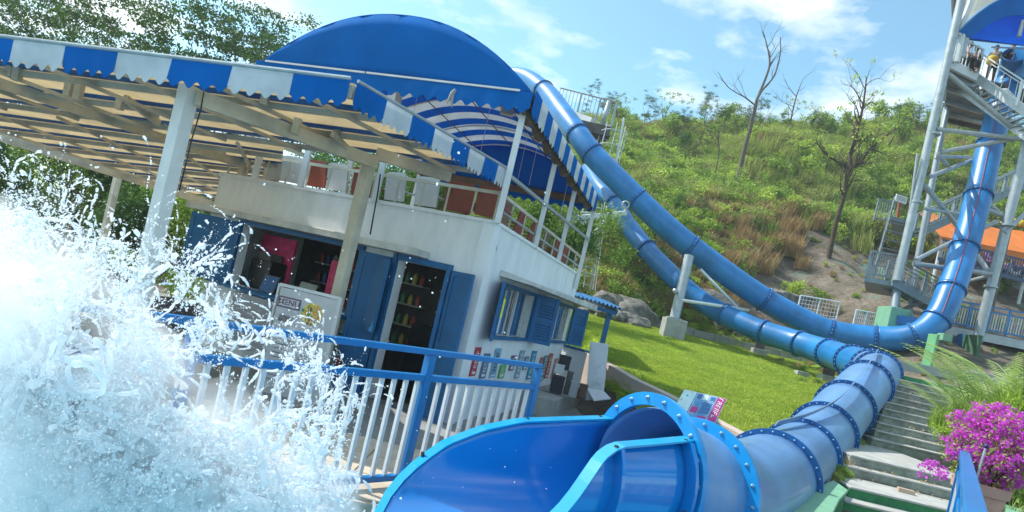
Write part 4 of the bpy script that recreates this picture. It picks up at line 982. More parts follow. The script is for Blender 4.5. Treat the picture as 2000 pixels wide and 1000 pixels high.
# handrail on the right by the steps
hr = root('steps_handrail', (3, 4, 0)); tag(hr, 'blue handrail with white bars at the lower right beside the flower pot', 'railing')
h0, h1 = V((4.85, 6.55, 1.33)), V((1.75, 2.22, 1.33))
hd = (h1-h0).normalized()
q = MB(); q.beam(h0, h1, .085, .06); build('top_rail', q, fence_blue, hr, bevel=.008)
q = MB(); q.beam(h0 + V((0,0,-.2)), h1 + V((0,0,-.2)), .05, .05); build('middle_rail', q, fence_blue, hr, bevel=.006)
q = MB(); q.beam(h0 + V((0,0,-1.0)), h1 + V((0,0,-1.0)), .05, .05); build('bottom_rail', q, fence_blue, hr, bevel=.006)
for k in (.01, .5, .98):
    p = h0.lerp(h1, k); q = MB(); q.beam(V((p.x,p.y,-.4)), p + V((0,0,-.03)), .07, .07, up=hd); build('post', q, fence_blue, hr, bevel=.006)
for i in range(38):
    p = h0.lerp(h1, .03 + i*.025); q = MB(); q.beam(p + V((0,0,-.975)), p + V((0,0,-.225)), .03, .03, up=hd); build('baluster', q, bal_white, hr)
# ------------------------------------------------------------------ steel tower on the right
tw = root('slide_tower', (17, 28, 4)); tag(tw, 'tall galvanised steel slide tower with platform and stairs at the right edge', 'tower')
def pipe(a, b, r, m=steel, nm='leg', par=tw, n=14):
    q = MB(); q.tube([a, b], r, n); return build(nm, q, m, par, auto=True)
L1t, L1b = P(1898,-90,26), P(1752,548,26)
L2t, L2b = P(1872,90,30), P(1782,560,29.5)
L3t, L3b = P(2068,40,26), P(1908,668,26.2)
L4t, L4b = P(2040,120,30), P(1925,640,29.6)
pipe(L1b, L1t, .165); pipe(L2b, L2t, .14); pipe(L3b, L3t, .185); pipe(L4b, L4t, .17, steel_d)
for p in (P(1824,262,26), P(1790,395,26), P(1968,440,26), P(1935,560,26.1)):
    q = MB(); d_ = (L1t-L1b).normalized(); q.tube([p - d_*.04, p + d_*.04], .24, 16); build('pipe_flange', q, steel, tw, auto=True)
for (a, b, r, d1, d2) in (((1853,145),(1992,262),.10,26,26),((1828,252),(1995,272),.09,26,26),((1838,297),(1998,268),.09,26,26.2),((1814,346),(1932,300),.09,26,29),((1806,362),(1878,452),.10,26,29),
        ((1832,300),(1850,322),.08,26,27),((1832,305),(1900,308),.08,26,29),((1808,408),(1880,418),.07,26,29),((1788,508),(1868,468),.09,26,29.2),((1784,515),(1936,535),.10,26,26.1),((1868,555),(1936,538),.08,28.8,26.1),
        ((1908,400),(1954,420),.1,29,29),((1905,452),(1950,432),.1,29,29),((1906,495),(1930,530),.1,29,26.2),((1962,455),(2010,410),.09,26,26),((1853,200),(1828,310),.07,29.8,29.5),((1792,300),(1776,420),.05,26,26),((1925,392),(1958,422),.10,28.8,29.4)):
    pipe(P(*a,d1), P(*b,d2), r, steel, 'brace', n=10)
# second leg pair seen as twin tube on the left

# platform, underside beams, side cladding
Zp = 14.3+1.5
pf = [P(1851,120,26.4), P(1914,124,27), P(1940,196,31.2), P(1851,193,31.2)]
zz = pf[0].z
pf = [V((p.x, p.y, zz)) for p in pf]
q = MB(); q.slab(pf, (0,0,-.18)); build('platform_deck', q, mat('deck underside', (.20,.20,.19), .7, .3, 3), tw)
for k in (.1,.35,.6,.85):
    a = pf[0].lerp(pf[3], k); b = pf[1].lerp(pf[2], k); q = MB(); q.beam(a + V((0,0,-.27)), b + V((0,0,-.27)), .12, .18); build('deck_joist', q, steel, tw)
for (a, b) in ((0,1),(0,3)):
    q = MB(); q.beam(pf[a] + V((0,0,-.08)), pf[b] + V((0,0,-.08)), .12, .3); build('edge_beam', q, steel_w, tw)
q = MB(); q.beam(pf[3] + V((0,0,-.1)), pf[2] + V((0,0,-.1)), .1, .5); build('edge_beam', q, steel_d, tw)
def railing(par, a, b, h=1.1, nbar=10, m=steel_w, post=.09, bar=.03, mids=(.5,)):
    a, b = V(a), V(b); up = V((0,0,h))
    q = MB(); q.beam(a+up, b+up, .06, .06); build('top_rail', q, m, par)
    q = MB(); q.beam(a+up*.12, b+up*.12, .05, .05); build('bottom_rail', q, m, par)
    for k in (0, 1):
        p = a.lerp(b, k); q = MB(); q.beam(p, p+up*1.02, post, post, up=(b-a)); build('post', q, m, par)
    for i in range(1, nbar):
        p = a.lerp(b, i/nbar); q = MB(); q.beam(p+up*.14, p+up*.97, bar, bar, up=(b-a)); build('bar', q, m, par)
railing(tw, pf[0], pf[1] + V((0,-.0,0)), 1.15, 9); railing(tw, pf[0], pf[3], 1.15, 12)
# stairs running down to the right from the platform
st0, st1 = pf[1], P(2075, 262, 24.0)
def flight(par, a, b, wd, n, m=steel, side=None):
    steel_w = MATS['white steel'] if par is tw else steel_g
    m = m if par is tw else steel_g
    a, b = V(a), V(b); d = b - a; s = side or V((-d.y, d.x, 0)).normalized(); s = s*wd/2
    for k in (-1, 1):
        q = MB(); q.beam(a+s*k, b+s*k, .06, .32); build('stringer', q, m, par)
    for i in range(n):
        p = a.lerp(b, (i+.5)/n); h = V((d.x, d.y, 0)); hl = h.length/n; h.normalize()
        q = MB(); q.obox(p, s*.96, h*hl*.55, V((0,0,.02))); build('tread', q, m, par)
    for k in (-1, 1): 
        L = d.length; nn_ = max(2, int(L/1.6)); up = V((0,0,1.05))
        q = MB(); q.beam(a+s*k+up, b+s*k+up, .055, .055); build('top_rail', q, steel_w, par)
        q = MB(); q.beam(a+s*k+up*.86, b+s*k+up*.86, .03, .03); build('mid_rail', q, steel_w, par)
        q = MB(); q.beam(a+s*k+up*.22, b+s*k+up*.22, .04, .04); build('bottom_rail', q, steel_w, par)
        for i in range(nn_+1):
            p = a.lerp(b, i/nn_)+s*k; q = MB(); q.beam(p, p+up, .09, .09, up=d); build('post', q, steel_w, par)
        m_ = nn_*6
        for i in range(m_):
            p = a.lerp(b, (i+.5)/m_)+s*k; q = MB(); q.beam(p+up*.24, p+up*.84, .02, .02, up=d); build('bar', q, steel_w, par)
flight(tw, st0 + V((0,.55,-.1)), st1 + V((0,.55,-.1)), 1.1, 16, steel, V((0,1,0)))
# roof of the tower: blue arch and pale sail
def archpts(a, b, rise, n=20, p_=2.0): return [V(a).lerp(V(b), i/n) + V((0,0,rise*(1-abs(2*i/n-1)**p_))) for i in range(n+1)]
f0, f1 = P(1872,62,26.2), P(2090,92,26.2)
dz = V((.5,.5,0))
q = MB(); q.strip(archpts(f0, f1, 1.85), archpts(f0+dz, f1+dz, 1.85), (0,0,.02)); build('arched_roof', q, blue_fab, tw)
# front fabric band
q = MB(); q.strip(archpts(f0+V((0,-.02,0)), f1+V((0,-.02,0)), 1.9), archpts(f0+V((.55,-.02,-.15)), f1+V((-.55,-.02,-.15)), 1.15), (0,.015,0)); build('front_band', q, blue_fab, tw)
gz = [V(f0+dz).lerp(V(f1+dz), i/20) for i in range(21)]
q = MB(); q.strip(archpts(f0+dz, f1+dz, 1.8), [p+V((0,0,.12)) for p in gz], (0,.015,0)); build('rear_gable', q, mat('backlit blue canvas', (.01,.33,.95), .8, .08, 2, trans=.75, spec=.1), tw)  # glow of sun through the canvas put into a brighter blue
for k in (.0,.5,1): 
    q = MB(); q.tube(archpts(f0+dz*k, f1+dz*k, 1.86), .035, 6); build('roof_hoop', q, fence_blue, tw)
q = MB(); q.beam(P(1884,62,27.2), P(2100,84,27.2), .07, .1); q.beam(P(1888,76,27.2), P(2100,98,27.2), .06, .08); build('roof_tie', q, shut_blue, tw)
for i in range(5):
    q = MB(); p = P(1890+48*i, 62+5*i, 27.2); q.beam(p, p+V((0,0,-.32)), .07, .07, up=V((1,0,0))); build('tie_strut', q, shut_blue, tw)
q = MB(); q.strip(archpts(f0+V((.1,.6,.1)), f1+V((0,.6,.1)), 1.95), archpts(f0+V((.9,1.2,3.2)), f1+V((0,1.2,3.2)), 1.0), (0,.015,0)); build('upper_sail', q, mat('pale sail', (.66,.64,.56), .6, .1, 2, trans=.4), tw)
for (a, b, r, m_) in (((1862,-60),(1866,66),.11,steel_d),((1896,2),(1872,70),.12,steel_w),((1880,68),(1868,122),.13,steel_w),((1893,60),(1877,112),.10,steel),((1998,40),(1990,72),.08,steel)):
    pipe(P(*a,26.3), P(*b,26.3), r, m_, 'roof_post', n=8)
q = MB(); q.tube([P(1985,135,28.2)+V((0,0,.2)), P(2030,140,28.2)+V((0,0,.3))], .75, 24); build('launch_tube', q, tube_blue, tw, auto=True)
q = MB(); q.beam(P(1935,92,27.6), P(2000,95,27.6), .05, .05); build('top_rail', q, steel_w, tw)

# lower staircase
ls = root('lower_staircase', P(1735, 600, 26)); tag(ls, 'grey galvanised staircase with landing turning below the tower', 'staircase')
la = [P(1690,540,26.8), P(1752,548,26.4), P(1770,490,29.2), P(1712,484,29.6)]; zz = la[0].z; la = [V((p.x,p.y,zz)) for p in la]
q = MB(); q.slab(la, (0,0,-.2)); build('landing', q, steel_g, ls)
railing(ls, la[0], la[1], 1.1, 12, steel_g, .07); railing(ls, la[0], la[3], 1.1, 12, steel_g, .07)
flight(ls, la[1] + V((-.1,.4,-.05)), P(1850,612,26.9) + V((0,.2,0)), 1.1, 9, steel, V((.2,.8,0)).normalized())
flight(ls, V(la[3]).lerp(la[2], .5) + V((0,.1,.05)), P(1758,430,30.5), 1.0, 8, steel, V((1,0,0)))
l2 = [P(1742,422,30.4), P(1778,432,30.4), P(1790,412,33), P(1755,404,33)]; z2_ = l2[0].z; l2 = [V((p.x,p.y,z2_)) for p in l2]
q = MB(); q.slab(l2, (0,0,-.2)); build('landing', q, steel_g, ls); railing(ls, l2[0]+V((0,1.5,0)), l2[1]+V((.2,1.5,0)), 1.1, 9, steel_g, .07)
flight(ls, P(1795,455,31.4), P(1990,365,33.0), 1.1, 20, steel, V((.1,1,0)).normalized())
pipe(P(1745,625,26), P(1757,520,27), .17, steel_g, 'column', ls); pipe(P(1780,625,27.5), P(1772,545,27.5), .1, steel, 'column', ls)
q = MB(); q.beam(P(1755,605,26), P(1800,592,26.2), .1, .12); build('brace', q, steel_d, ls)
def block(u0, v0, u1, v1, d, dep, m, lb, name='footing', cat='footing'):
    a, b = P(u0, v0, d), P(u1, v1, d); q = MB(); q.box((min(a.x,b.x), d-dep/2, min(a.z,b.z)), (max(a.x,b.x), d+dep/2, max(a.z,b.z))); o = build(name, q, m, bevel=.02); tag(o, lb, cat); return o
block(1728,598,1752,660,26,1.0,green_l,'light green painted block under the lower staircase column')
block(1822,652,1812,718,22.5,.5,mat('column green', (.13,.36,.17), .6, .12, 4),'slim green painted pillar beneath the bend of the upper slide','pillar','pillar')
block(1833,650,1848,668,24,.6,green_l,'small pale green block under the walkway edge left of its blue railing')
block(1905,655,1885,712,25.5,.9,mat('dark green pier', (.05,.13,.07), .8, .2, 3),'dark green pier in the shade under the walkway','pier','pier')
# walkway bridge
wb = root('walkway', P(1930, 640, 24.5)); tag(wb, 'raised walkway with blue posts and railing at the right edge', 'walkway')
b0, b1 = P(1850,634,27.6), P(2080,690,26.2); b1.z = b0.z
q = MB(); q.slab([b0, b1, b1+V((.6,2.4,0)), b0+V((.6,2.4,0))], (0,0,-.16)); build('deck', q, steel_d, wb)
q = MB(); q.beam(b0+V((0,0,-.22)), b1+V((0,0,-.22)), .12, .36); build('edge_beam', q, steel, wb)
for i in range(7):
    a = b0.lerp(b1, i/6); q = MB(); q.beam(a, a+V((0,0,1.12)), .07, .07, up=V((0,1,0))); build('post', q, fence_blue, wb)
for h_ in (1.1, .88, .12): q = MB(); q.beam(b0+V((0,0,h_)), b1+V((0,0,h_)), .05, .06); build('rail', q, fence_blue, wb)
for i in range(44):
    a = b0.lerp(b1, (i+.5)/44); q = MB(); q.beam(a+V((0,0,.14)), a+V((0,0,.86)), .035, .035, up=V((0,1,0))); build('baluster', q, steel_w if i % 3 else steel, wb)
bb = MB(); a = P(1750,622,24.4); bb.add([a, a+V((1,0,-.02)), a+V((1.02,0,.2)), a+V((.02,0,.25))], [(0,1,2,3)]); 
q = MB(); q.beam(P(1752,624,25.5), P(1790,628,25.2), .12, .35); tag(build('blue_trough', q, shut_blue), 'short dark blue trough lying on the soil beside the green block', 'trough')
q = MB(); q.tube([P(1873,668,26.2), P(1903,676,26.2)], .36, 16); tag(build('blue_barrel', q, shut_blue, auto=True), 'blue round barrel lying in the shade beneath the walkway', 'barrel')
# sign on post
sg = root('post_sign', P(1757, 425, 31)); tag(sg, 'small white sign board on an orange post beside the stairs', 'sign')
q = MB(); q.beam(P(1753,425,30.5), P(1758,392,30.5), .10, .10); build('post', q, mat('orange rust post', (.35,.10,.03), .7, .2), sg)
a = P(1760,389,30.4); q = MB(); q.obox(a, V((.27,0,-.03)), V((0,.03,0)), V((0,0,.17))); build('board', q, white_paint, sg)
for i in range(3): q = MB(); q.obox(a+V((0,-.033,.08-.07*i)), V((.2,0,-.02)), V((0,.003,0)), V((0,0,.012))); build('printed_line', q, mat('grey print', (.2,.2,.22), .6), sg)
# orange canopy on the upper bench with people behind a railing
oc = root('orange_canopy', P(1930, 520, 38)); tag(oc, 'long orange fabric canopy on white posts on the upper terrace', 'canopy')
a, b = P(1838,462,36), P(2090,500,35); b.z = a.z + .0
K = 16
A = [a.lerp(b, i/K) for i in range(K+1)]; T_ = [p + V((.2,3.0,1.9 + .07*math.sin(i))) for i, p in enumerate(A)]; Vl = [p + V((0,-.02,-.75 - .05*math.cos(i*2.1))) for i, p in enumerate(A)]
q = MB(); q.strip(A, T_, (0,0,.02)); build('canopy_top', q, orange_m, oc); q = MB(); q.strip(A, Vl, (0,.02,0)); build('canopy_skirt', q, orange_m, oc)
for i in range(5):
    p = a.lerp(b, .02 + i*.23); q = MB(); q.tube([p+V((.1,.2,0)), V((p.x+.1, p.y+.2, T(p.x,p.y)))], .09, 8); build('post', q, steel_w, oc)
yc = root('yellow_canopy', P(1985, 450, 39)); tag(yc, 'bright yellow scalloped canopy above the orange one at the right edge', 'canopy')
a, b = P(1972,440,38.5), P(2090,458,38); q = MB()
for i in range(8):
    p = a.lerp(b, i/8); e = (b-a)/8; q.tube([p, p+e*.5+V((0,0,.3)), p+e], .16, 8)
build('canopy_roll', q, yellow_m, yc, smooth=True); q = MB(); q.strip([a,b],[a+V((0,1.5,.5)),b+V((0,1.5,.5))],(0,0,.02)); build('canopy_top', q, yellow_m, yc)
tr = root('terrace_fence', P(1930, 540, 34.5)); tag(tr, 'dark blue railing along the upper terrace under the orange canopy', 'railing')
a, b = P(1832,505,34.6), P(2090,572,33.0)
for h_ in (0, 1.05): q = MB(); q.beam(a+V((0,0,h_)), b+V((0,0,h_)), .07, .09 + .1*(h_==0)); build('rail', q, mat('violet blue paint', (.05,.08,.17), .4), tr)
for i in range(52):
    p = a.lerp(b, i/51); q = MB(); q.beam(p, p+V((0,0,1.05)), .04 + .05*(i%9==0), .04, up=V((0,1,0))); build('baluster', q, MATS['violet blue paint'] if i > 14 else steel, tr)
# stored inflatables / loungers piled under the orange canopy
pc_ = [(.32,.14,.30),(.10,.07,.22),(.32,.04,.14),(.5,.28,.42),(.5,.38,.03),(.6,.56,.6)]
pm = [mat('float %d' % i, c, .5, .2, 8) for i, c in enumerate(pc_)]
for i in range(20):
    k = rng.uniform(.02, .98); p = P(1905,508,35.4).lerp(P(2080,545,34.4), k) + V((0,rng.uniform(-.2,.9),rng.uniform(-.05,.55)))
    s = rng.uniform(.16,.3); q = MB(); t_ = []
    R_ = s; r_ = s*.38; n1, n2_ = 12, 7; th = rng.uniform(0,1.2); e1 = V((1,0,0)); e2 = V((0,math.sin(th),math.cos(th))); e3 = e1.cross(e2)
    for a_ in range(n1):
        A1 = 2*math.pi*a_/n1
        for b_ in range(n2_):
            B1 = 2*math.pi*b_/n2_; t_.append(p + (e1*math.cos(A1)+e2*math.sin(A1))*(R_+r_*math.cos(B1)) + e3*(r_*math.sin(B1)))
    q.add(t_, [(a_*n2_+b_, ((a_+1)%n1)*n2_+b_, ((a_+1)%n1)*n2_+(b_+1)%n2_, a_*n2_+(b_+1)%n2_) for a_ in range(n1) for b_ in range(n2_)])
    o = build('swim_ring', q, pm[i % 6], smooth=True); tag(o, 'colourful swim ring in the pile behind the upper terrace railing', 'swim ring', 'swim rings piled under the orange canopy')
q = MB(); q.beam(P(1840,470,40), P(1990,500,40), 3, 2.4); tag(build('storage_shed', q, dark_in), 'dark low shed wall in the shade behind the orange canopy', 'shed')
# two white cage goals by the lower slide, crossing ladder barrier
def goal(u0, v0, u1, v1, d, lb):
    r = root('wire_barrier', P(u0, v0+40, d)); tag(r, lb, 'barrier')
    a, b = P(u0, v0, d), P(u1, v1, d); dn = V((.0,0,-1.0))
    for (p, q_) in ((a, b), (a+dn, b+dn), (a, a+dn), (b, b+dn), (a.lerp(b,.5), a.lerp(b,.5)+dn)): q = MB(); q.tube([p, q_], .035, 6); build('frame_tube', q, steel_w, r)
    for i in range(1, 12): p = a.lerp(b, i/12); q = MB(); q.tube([p, p+dn], .012, 4); build('wire', q, steel_w, r)
    for i in range(1, 6): q = MB(); q.tube([a+dn*i/6, b+dn*i/6], .010, 4); build('wire', q, steel_w, r)
goal(1564, 577, 1641, 590, 27.5, 'larger white wire barrier standing behind the upper slide'); goal(1673, 605, 1716, 613, 26.8, 'smaller white wire barrier to the right behind the upper slide')
q = MB(); q.tube([P(1556,640,27), P(1560,612,27)], .04, 6)
pr2 = root('rung_frame', P(1560, 640, 27)); tag(pr2, 'short white pipe frame between the two slides', 'frame')
for k in range(3): q = MB(); q.tube([P(1551+9*k,644+2*k,26.9), P(1555+9*k,612+2*k,26.9)], .04, 6); build('upright', q, steel_w, pr2)

# ------------------------------------------------------------------ people on the tower
skin_m = mat('skin', (.42,.25,.17), .6, .08, 5); hair_m = mat('black hair', (.012,.01,.01), .6)
def person(loc, yaw, label, top, trouser, pose='stand', jacket=None):
    r = bpy.data.objects.new('person', None); COL.objects.link(r); tag(r, label, 'person')
    if pose == 'stand':
        J = dict(pel=(0,0,.92), che=(0,-.01,1.28), neck=(0,-.03,1.46), head=(0,-.06,1.56), ht=(0,-.07,1.70), hipL=(.1,0,.88), kneeL=(.11,-.03,.48), anL=(.12,.0,.08), toL=(.13,-.14,.04), hipR=(-.1,0,.88), kneeR=(-.11,-.05,.48), anR=(-.13,.0,.08), toR=(-.14,-.14,.04),
                 shL=(.19,-.01,1.40), elL=(.25,-.05,1.13), wrL=(.18,-.24,1.06), haL=(.12,-.30,1.08), shR=(-.19,-.01,1.40), elR=(-.25,-.03,1.13), wrR=(-.18,-.24,1.04), haR=(-.1,-.30,1.06))
    else:
        J = dict(pel=(0,.1,.46), che=(0,.04,.82), neck=(0,-.02,1.0), head=(0,-.06,1.10), ht=(0,-.08,1.23), hipL=(.1,.08,.45), kneeL=(.13,-.36,.48), anL=(.13,-.38,.08), toL=(.14,-.52,.04), hipR=(-.1,.08,.45), kneeR=(-.13,-.36,.48), anR=(-.13,-.38,.08), toR=(-.14,-.52,.04),
                 shL=(.19,.03,.94), elL=(.24,-.05,.68), wrL=(.14,-.26,.60), haL=(.08,-.32,.6), shR=(-.19,.03,.94), elR=(-.24,-.05,.68), wrR=(-.14,-.26,.60), haR=(-.08,-.32,.6))
    Rr = dict(pel=.15, che=.155, neck=.055, head=.085, ht=.085, hipL=.085, kneeL=.06, anL=.042, toL=.035, hipR=.085, kneeR=.06, anR=.042, toR=.035, shL=.065, elL=.045, wrL=.032, haL=.035, shR=.065, elR=.045, wrR=.032, haR=.035)
    E = [('pel','che'),('che','neck'),('neck','head'),('head','ht'),('pel','hipL'),('hipL','kneeL'),('kneeL','anL'),('anL','toL'),('pel','hipR'),('hipR','kneeR'),('kneeR','anR'),('anR','toR'),('che','shL'),('shL','elL'),('elL','wrL'),('wrL','haL'),('che','shR'),('shR','elR'),('elR','wrR'),('wrR','haR')]
    def skinned(name, keys, edges, grow, m, parent):
        ks = list(keys); me = bpy.data.meshes.new(name); me.from_pydata([J[k] for k in ks], [(ks.index(a), ks.index(b)) for a, b in edges], [])
        o = bpy.data.objects.new(name, me); COL.objects.link(o)
        md = o.modifiers.new('skin', 'SKIN'); 
        for i, k in enumerate(ks):
            me.skin_vertices[0].data[i].radius = (Rr[k]*grow, Rr[k]*grow*(.75 if k in ('pel','che') else 1)); me.skin_vertices[0].data[i].use_root = (i == 0)
        o.modifiers.new('sub', 'SUBSURF').levels = 2; o.modifiers['sub'].render_levels = 2
        bpy.context.view_layer.update(); m2 = bpy.data.meshes.new_from_object(o.evaluated_get(bpy.context.evaluated_depsgraph_get()))
        bpy.data.objects.remove(o); m2.materials.clear(); m2.materials.append(m); m2.polygons.foreach_set('use_smooth', [True]*len(m2.polygons))
        o = bpy.data.objects.new(name, m2); COL.objects.link(o); o.parent = parent; return o
    skinned('body', list(J), E, 1.0, skin_m, r)
    skinned('shirt', ['che','pel','shL','elL','shR','elR','wrL','wrR'] if jacket else ['che','pel','shL','elL','shR','elR'], [('che','pel'),('che','shL'),('shL','elL'),('che','shR'),('shR','elR')] + ([('elL','wrL'),('elR','wrR')] if jacket else []), 1.18, top, r)
    skinned('trousers', ['pel','hipL','kneeL','anL','hipR','kneeR','anR'], [('pel','hipL'),('hipL','kneeL'),('kneeL','anL'),('pel','hipR'),('hipR','kneeR'),('kneeR','anR')], 1.2, trouser, r)
    hz = J['ht'][2]; hy = J['ht'][1]; q = MB(); q.lathe(V((0,hy+.025,hz-.10)), [(.075,-.06),(.098,0),(.10,.06),(.085,.12),(.05,.15),(.01,.16)], 12); o = bpy.data.objects.new('hair', q.mesh('hair', hair_m, True)); COL.objects.link(o); o.parent = r
    for k in ('haL', 'haR'):   # fingers
        c = V(J[k])
        for f in range(5):
            q = MB(); dx = (-.03 + .015*f); ln = (.05,.07,.075,.07,.055)[f]; q.tube([c + V((dx,-.01,.0)), c + V((dx*1.1,-.02-ln*.5,-.01)), c + V((dx*1.1,-.02-ln*.8,-.035))], [.010,.009,.006], 5); o = bpy.data.objects.new('finger', q.mesh('finger', skin_m, True)); COL.objects.link(o); o.parent = r
    r.location = loc; r.rotation_euler = (0,0,yaw); return r
dk = mat('dark jacket', (.02,.022,.03), .8); bl_ = mat('blue jeans', (.02,.06,.20), .8); wt = mat('pale shirt', (.60,.48,.46), .8); gy = mat('grey shirt', (.12,.14,.15), .8); dkt = mat('dark trousers', (.015,.017,.022), .8)
zp = pf[0].z
def at(u, v, d, z): p = P(u, v, d); return V((p.x, p.y, z))
person(at(1886,118,26.9,zp), R(60), 'seated person in a pale shirt on the tower platform at the left', wt, dkt, 'sit')
person(at(1903,118,27.1,zp-.0), R(-20), 'person in dark clothes crouching beside the seated one on the tower platform', dk, dkt, 'sit')
ud = [at(1928,130,28.3,zp+.62), at(2060,130,28.3,zp+.62), at(2060,130,30.5,zp+.62), at(1928,130,30.5,zp+.62)]
q = MB(); q.slab(ud, (0,0,-.12)); build('upper_deck', q, steel_d, tw)
for k_ in (0,1,2,3): pipe(ud[k_]+V((0,0,-.1)), ud[k_]+V((0,0,-.75)), .05, steel, 'deck_leg', n=6)
person(at(1940,125,28.6,zp+.62), R(-40), 'standing person in a grey top holding a yellow bag on the tower platform', gy, dkt)
person(at(1976,112,28.6,zp+.95), R(-60), 'tallest standing person in a dark jacket and blue jeans on the tower stairs', dk, bl_, jacket=True)
q = MB(); c = at(1937,120,28.25,zp+1.5); q.lathe(c - V((0,0,.2)), [(.14,0),(.22,.08),(.22,.25),(.15,.36)], 9); o = build('bag', q, yellow_m, smooth=True); tag(o, 'yellow bag held by the standing person in the grey top', 'bag')
q = MB(); q.add([], []); 
cc = at(1968,150,27.0,zp-.6); q = MB(); q.tube([cc+V((-.5,0,.1)), cc+V((0,0,.18)), cc+V((.5,0,0))], [.1,.2,.1], 8); tag(build('folded_mat', q, white_ch, smooth=True), 'white folded float mat lying on the tower stairs', 'mat')
# ------------------------------------------------------------------ foliage
def leafmat(name, c1, c2, tr=.35):
    m = bpy.data.materials.new(name); m.use_nodes = True; t = m.node_tree; b = t.nodes['Principled BSDF']
    g = N(t, 'ShaderNodeNewGeometry'); oi = N(t, 'ShaderNodeObjectInfo'); nz = N(t, 'ShaderNodeTexNoise'); nz.inputs['Scale'].default_value = .8; nz.inputs['Detail'].default_value = 6
    t.links.new(g.outputs['Position'], nz.inputs[0])
    ad = N(t, 'ShaderNodeMath', operation='ADD'); t.links.new(g.outputs['Random Per Island'], ad.inputs[0])
    mu = N(t, 'ShaderNodeMath', operation='MULTIPLY'); mu.inputs[1].default_value = 1.2; t.links.new(nz.outputs[0], mu.inputs[0]); t.links.new(mu.outputs[0], ad.inputs[1])
    a2 = N(t, 'ShaderNodeMath', operation='ADD'); m3 = N(t, 'ShaderNodeMath', operation='MULTIPLY'); m3.inputs[1].default_value = .7; t.links.new(oi.outputs['Random'], m3.inputs[0]); t.links.new(m3.outputs[0], a2.inputs[0]); t.links.new(ad.outputs[0], a2.inputs[1])
    mr = N(t, 'ShaderNodeMapRange'); mr.inputs[1].default_value = .4; mr.inputs[2].default_value = 2.0; t.links.new(a2.outputs[0], mr.inputs[0])
    rp = N(t, 'ShaderNodeValToRGB'); rp.color_ramp.elements[0].color = (*c1, 1); rp.color_ramp.elements[1].color = (*c2, 1); t.links.new(mr.outputs[0], rp.inputs[0])
    t.links.new(rp.outputs[0], b.inputs['Base Color']); b.inputs['Roughness'].default_value = .55; b.inputs['Specular IOR Level'].default_value = .35
    tl = N(t, 'ShaderNodeBsdfTranslucent'); mx = N(t, 'ShaderNodeMixShader'); mx.inputs[0].default_value = tr
    t.links.new(rp.outputs[0], tl.inputs[0]); t.links.new(b.outputs[0], mx.inputs[1]); t.links.new(tl.outputs[0], mx.inputs[2]); t.links.new(mx.outputs[0], t.nodes['Material Output'].inputs[0]); return m
lf_mid = leafmat('leaf mid green', (.10,.19,.022), (.34,.48,.07)); lf_dark = leafmat('leaf dark green', (.022,.075,.012), (.10,.22,.035)); lf_lime = leafmat('leaf lime', (.22,.36,.03), (.50,.62,.10))
lf_yel = leafmat('grass yellow green', (.19,.25,.05), (.44,.48,.13)); lf_dry = leafmat('dry straw', (.22,.13,.05), (.46,.33,.16)); lf_tree = leafmat('tree leaf', (.018,.06,.008), (.08,.17,.02)); lf_grn2 = leafmat('plume green', (.22,.36,.06), (.50,.62,.22))
lf_red = leafmat('russet leaf', (.20,.06,.03), (.40,.16,.08))
pink = leafmat('magenta bract', (.50,.02,.46), (.92,.20,.86), .5); pink_leaf = lf_mid
def leaves(q, c, rad, n, size, asp=2.2, squash=1.0, droop=.3, shell=.5):
    """small folded leaves scattered through a lump"""
    c = np.array(c, float)
    d = rng.normal(size=(n,3)); d /= np.linalg.norm(d, axis=1)[:,None]; r = (shell + (1-shell)*rng.random(n))[:,None]
    p = c + d*r*np.array([rad, rad, rad*squash])
    a = rng.normal(size=(n,3)); a[:,2] -= droop; a /= np.linalg.norm(a, axis=1)[:,None]
    b = np.cross(a, rng.normal(size=(n,3))); b /= np.linalg.norm(b, axis=1)[:,None]
    s = size*(.6+.8*rng.random(n))[:,None]
    v0 = p; v1 = p + a*s*.5 + b*s/asp*.5; v2 = p + a*s; v3 = p + a*s*.5 - b*s/asp*.5
    o = len(q.v); vs = np.stack([v0,v1,v2,v3],1).reshape(-1,3); q.v += [tuple(x) for x in vs.tolist()]
    q.f += [(o+4*i, o+4*i+1, o+4*i+2, o+4*i+3) for i in range(n)]; q.mi += [q.cur]*n
def bush_mesh(name, m, n=1400, size=.09, lumps=9, squash=.8, asp=2.0):
    q = MB()
    for i in range(lumps):
        a = rng.uniform(0, 6.28); r = rng.uniform(0, .62); rr = rng.uniform(.25, .5); leaves(q, (r*math.cos(a), r*math.sin(a), rng.uniform(.2, .75)*squash), rr, n//lumps, size, asp, .85)
    return q.mesh(name, m)
def grass_mesh(name, m, n=120, h=.9, spread=.45, w_=.018, lean=.45):
    q = MB()
    for i in range(n):
        a = rng.uniform(0,6.28); r = spread*math.sqrt(rng.uniform(0,1)); p = V((r*math.cos(a), r*math.sin(a), 0)); b = rng.uniform(0,6.28); L = h*rng.uniform(.5,1.1); ln = lean*rng.uniform(.3,1)
        d = V((math.cos(b), math.sin(b), 0)); s = V((-d.y, d.x, 0))*w_*rng.uniform(.6,1.3)
        p1 = p + V((0,0,L*.55)) + d*L*ln*.3; p2 = p + V((0,0,L*.92)) + d*L*ln
        q.add([p-s, p+s, p1+s*.8, p1-s*.8, p2], [(0,1,2,3),(3,2,4)])
    return q.mesh(name, m)
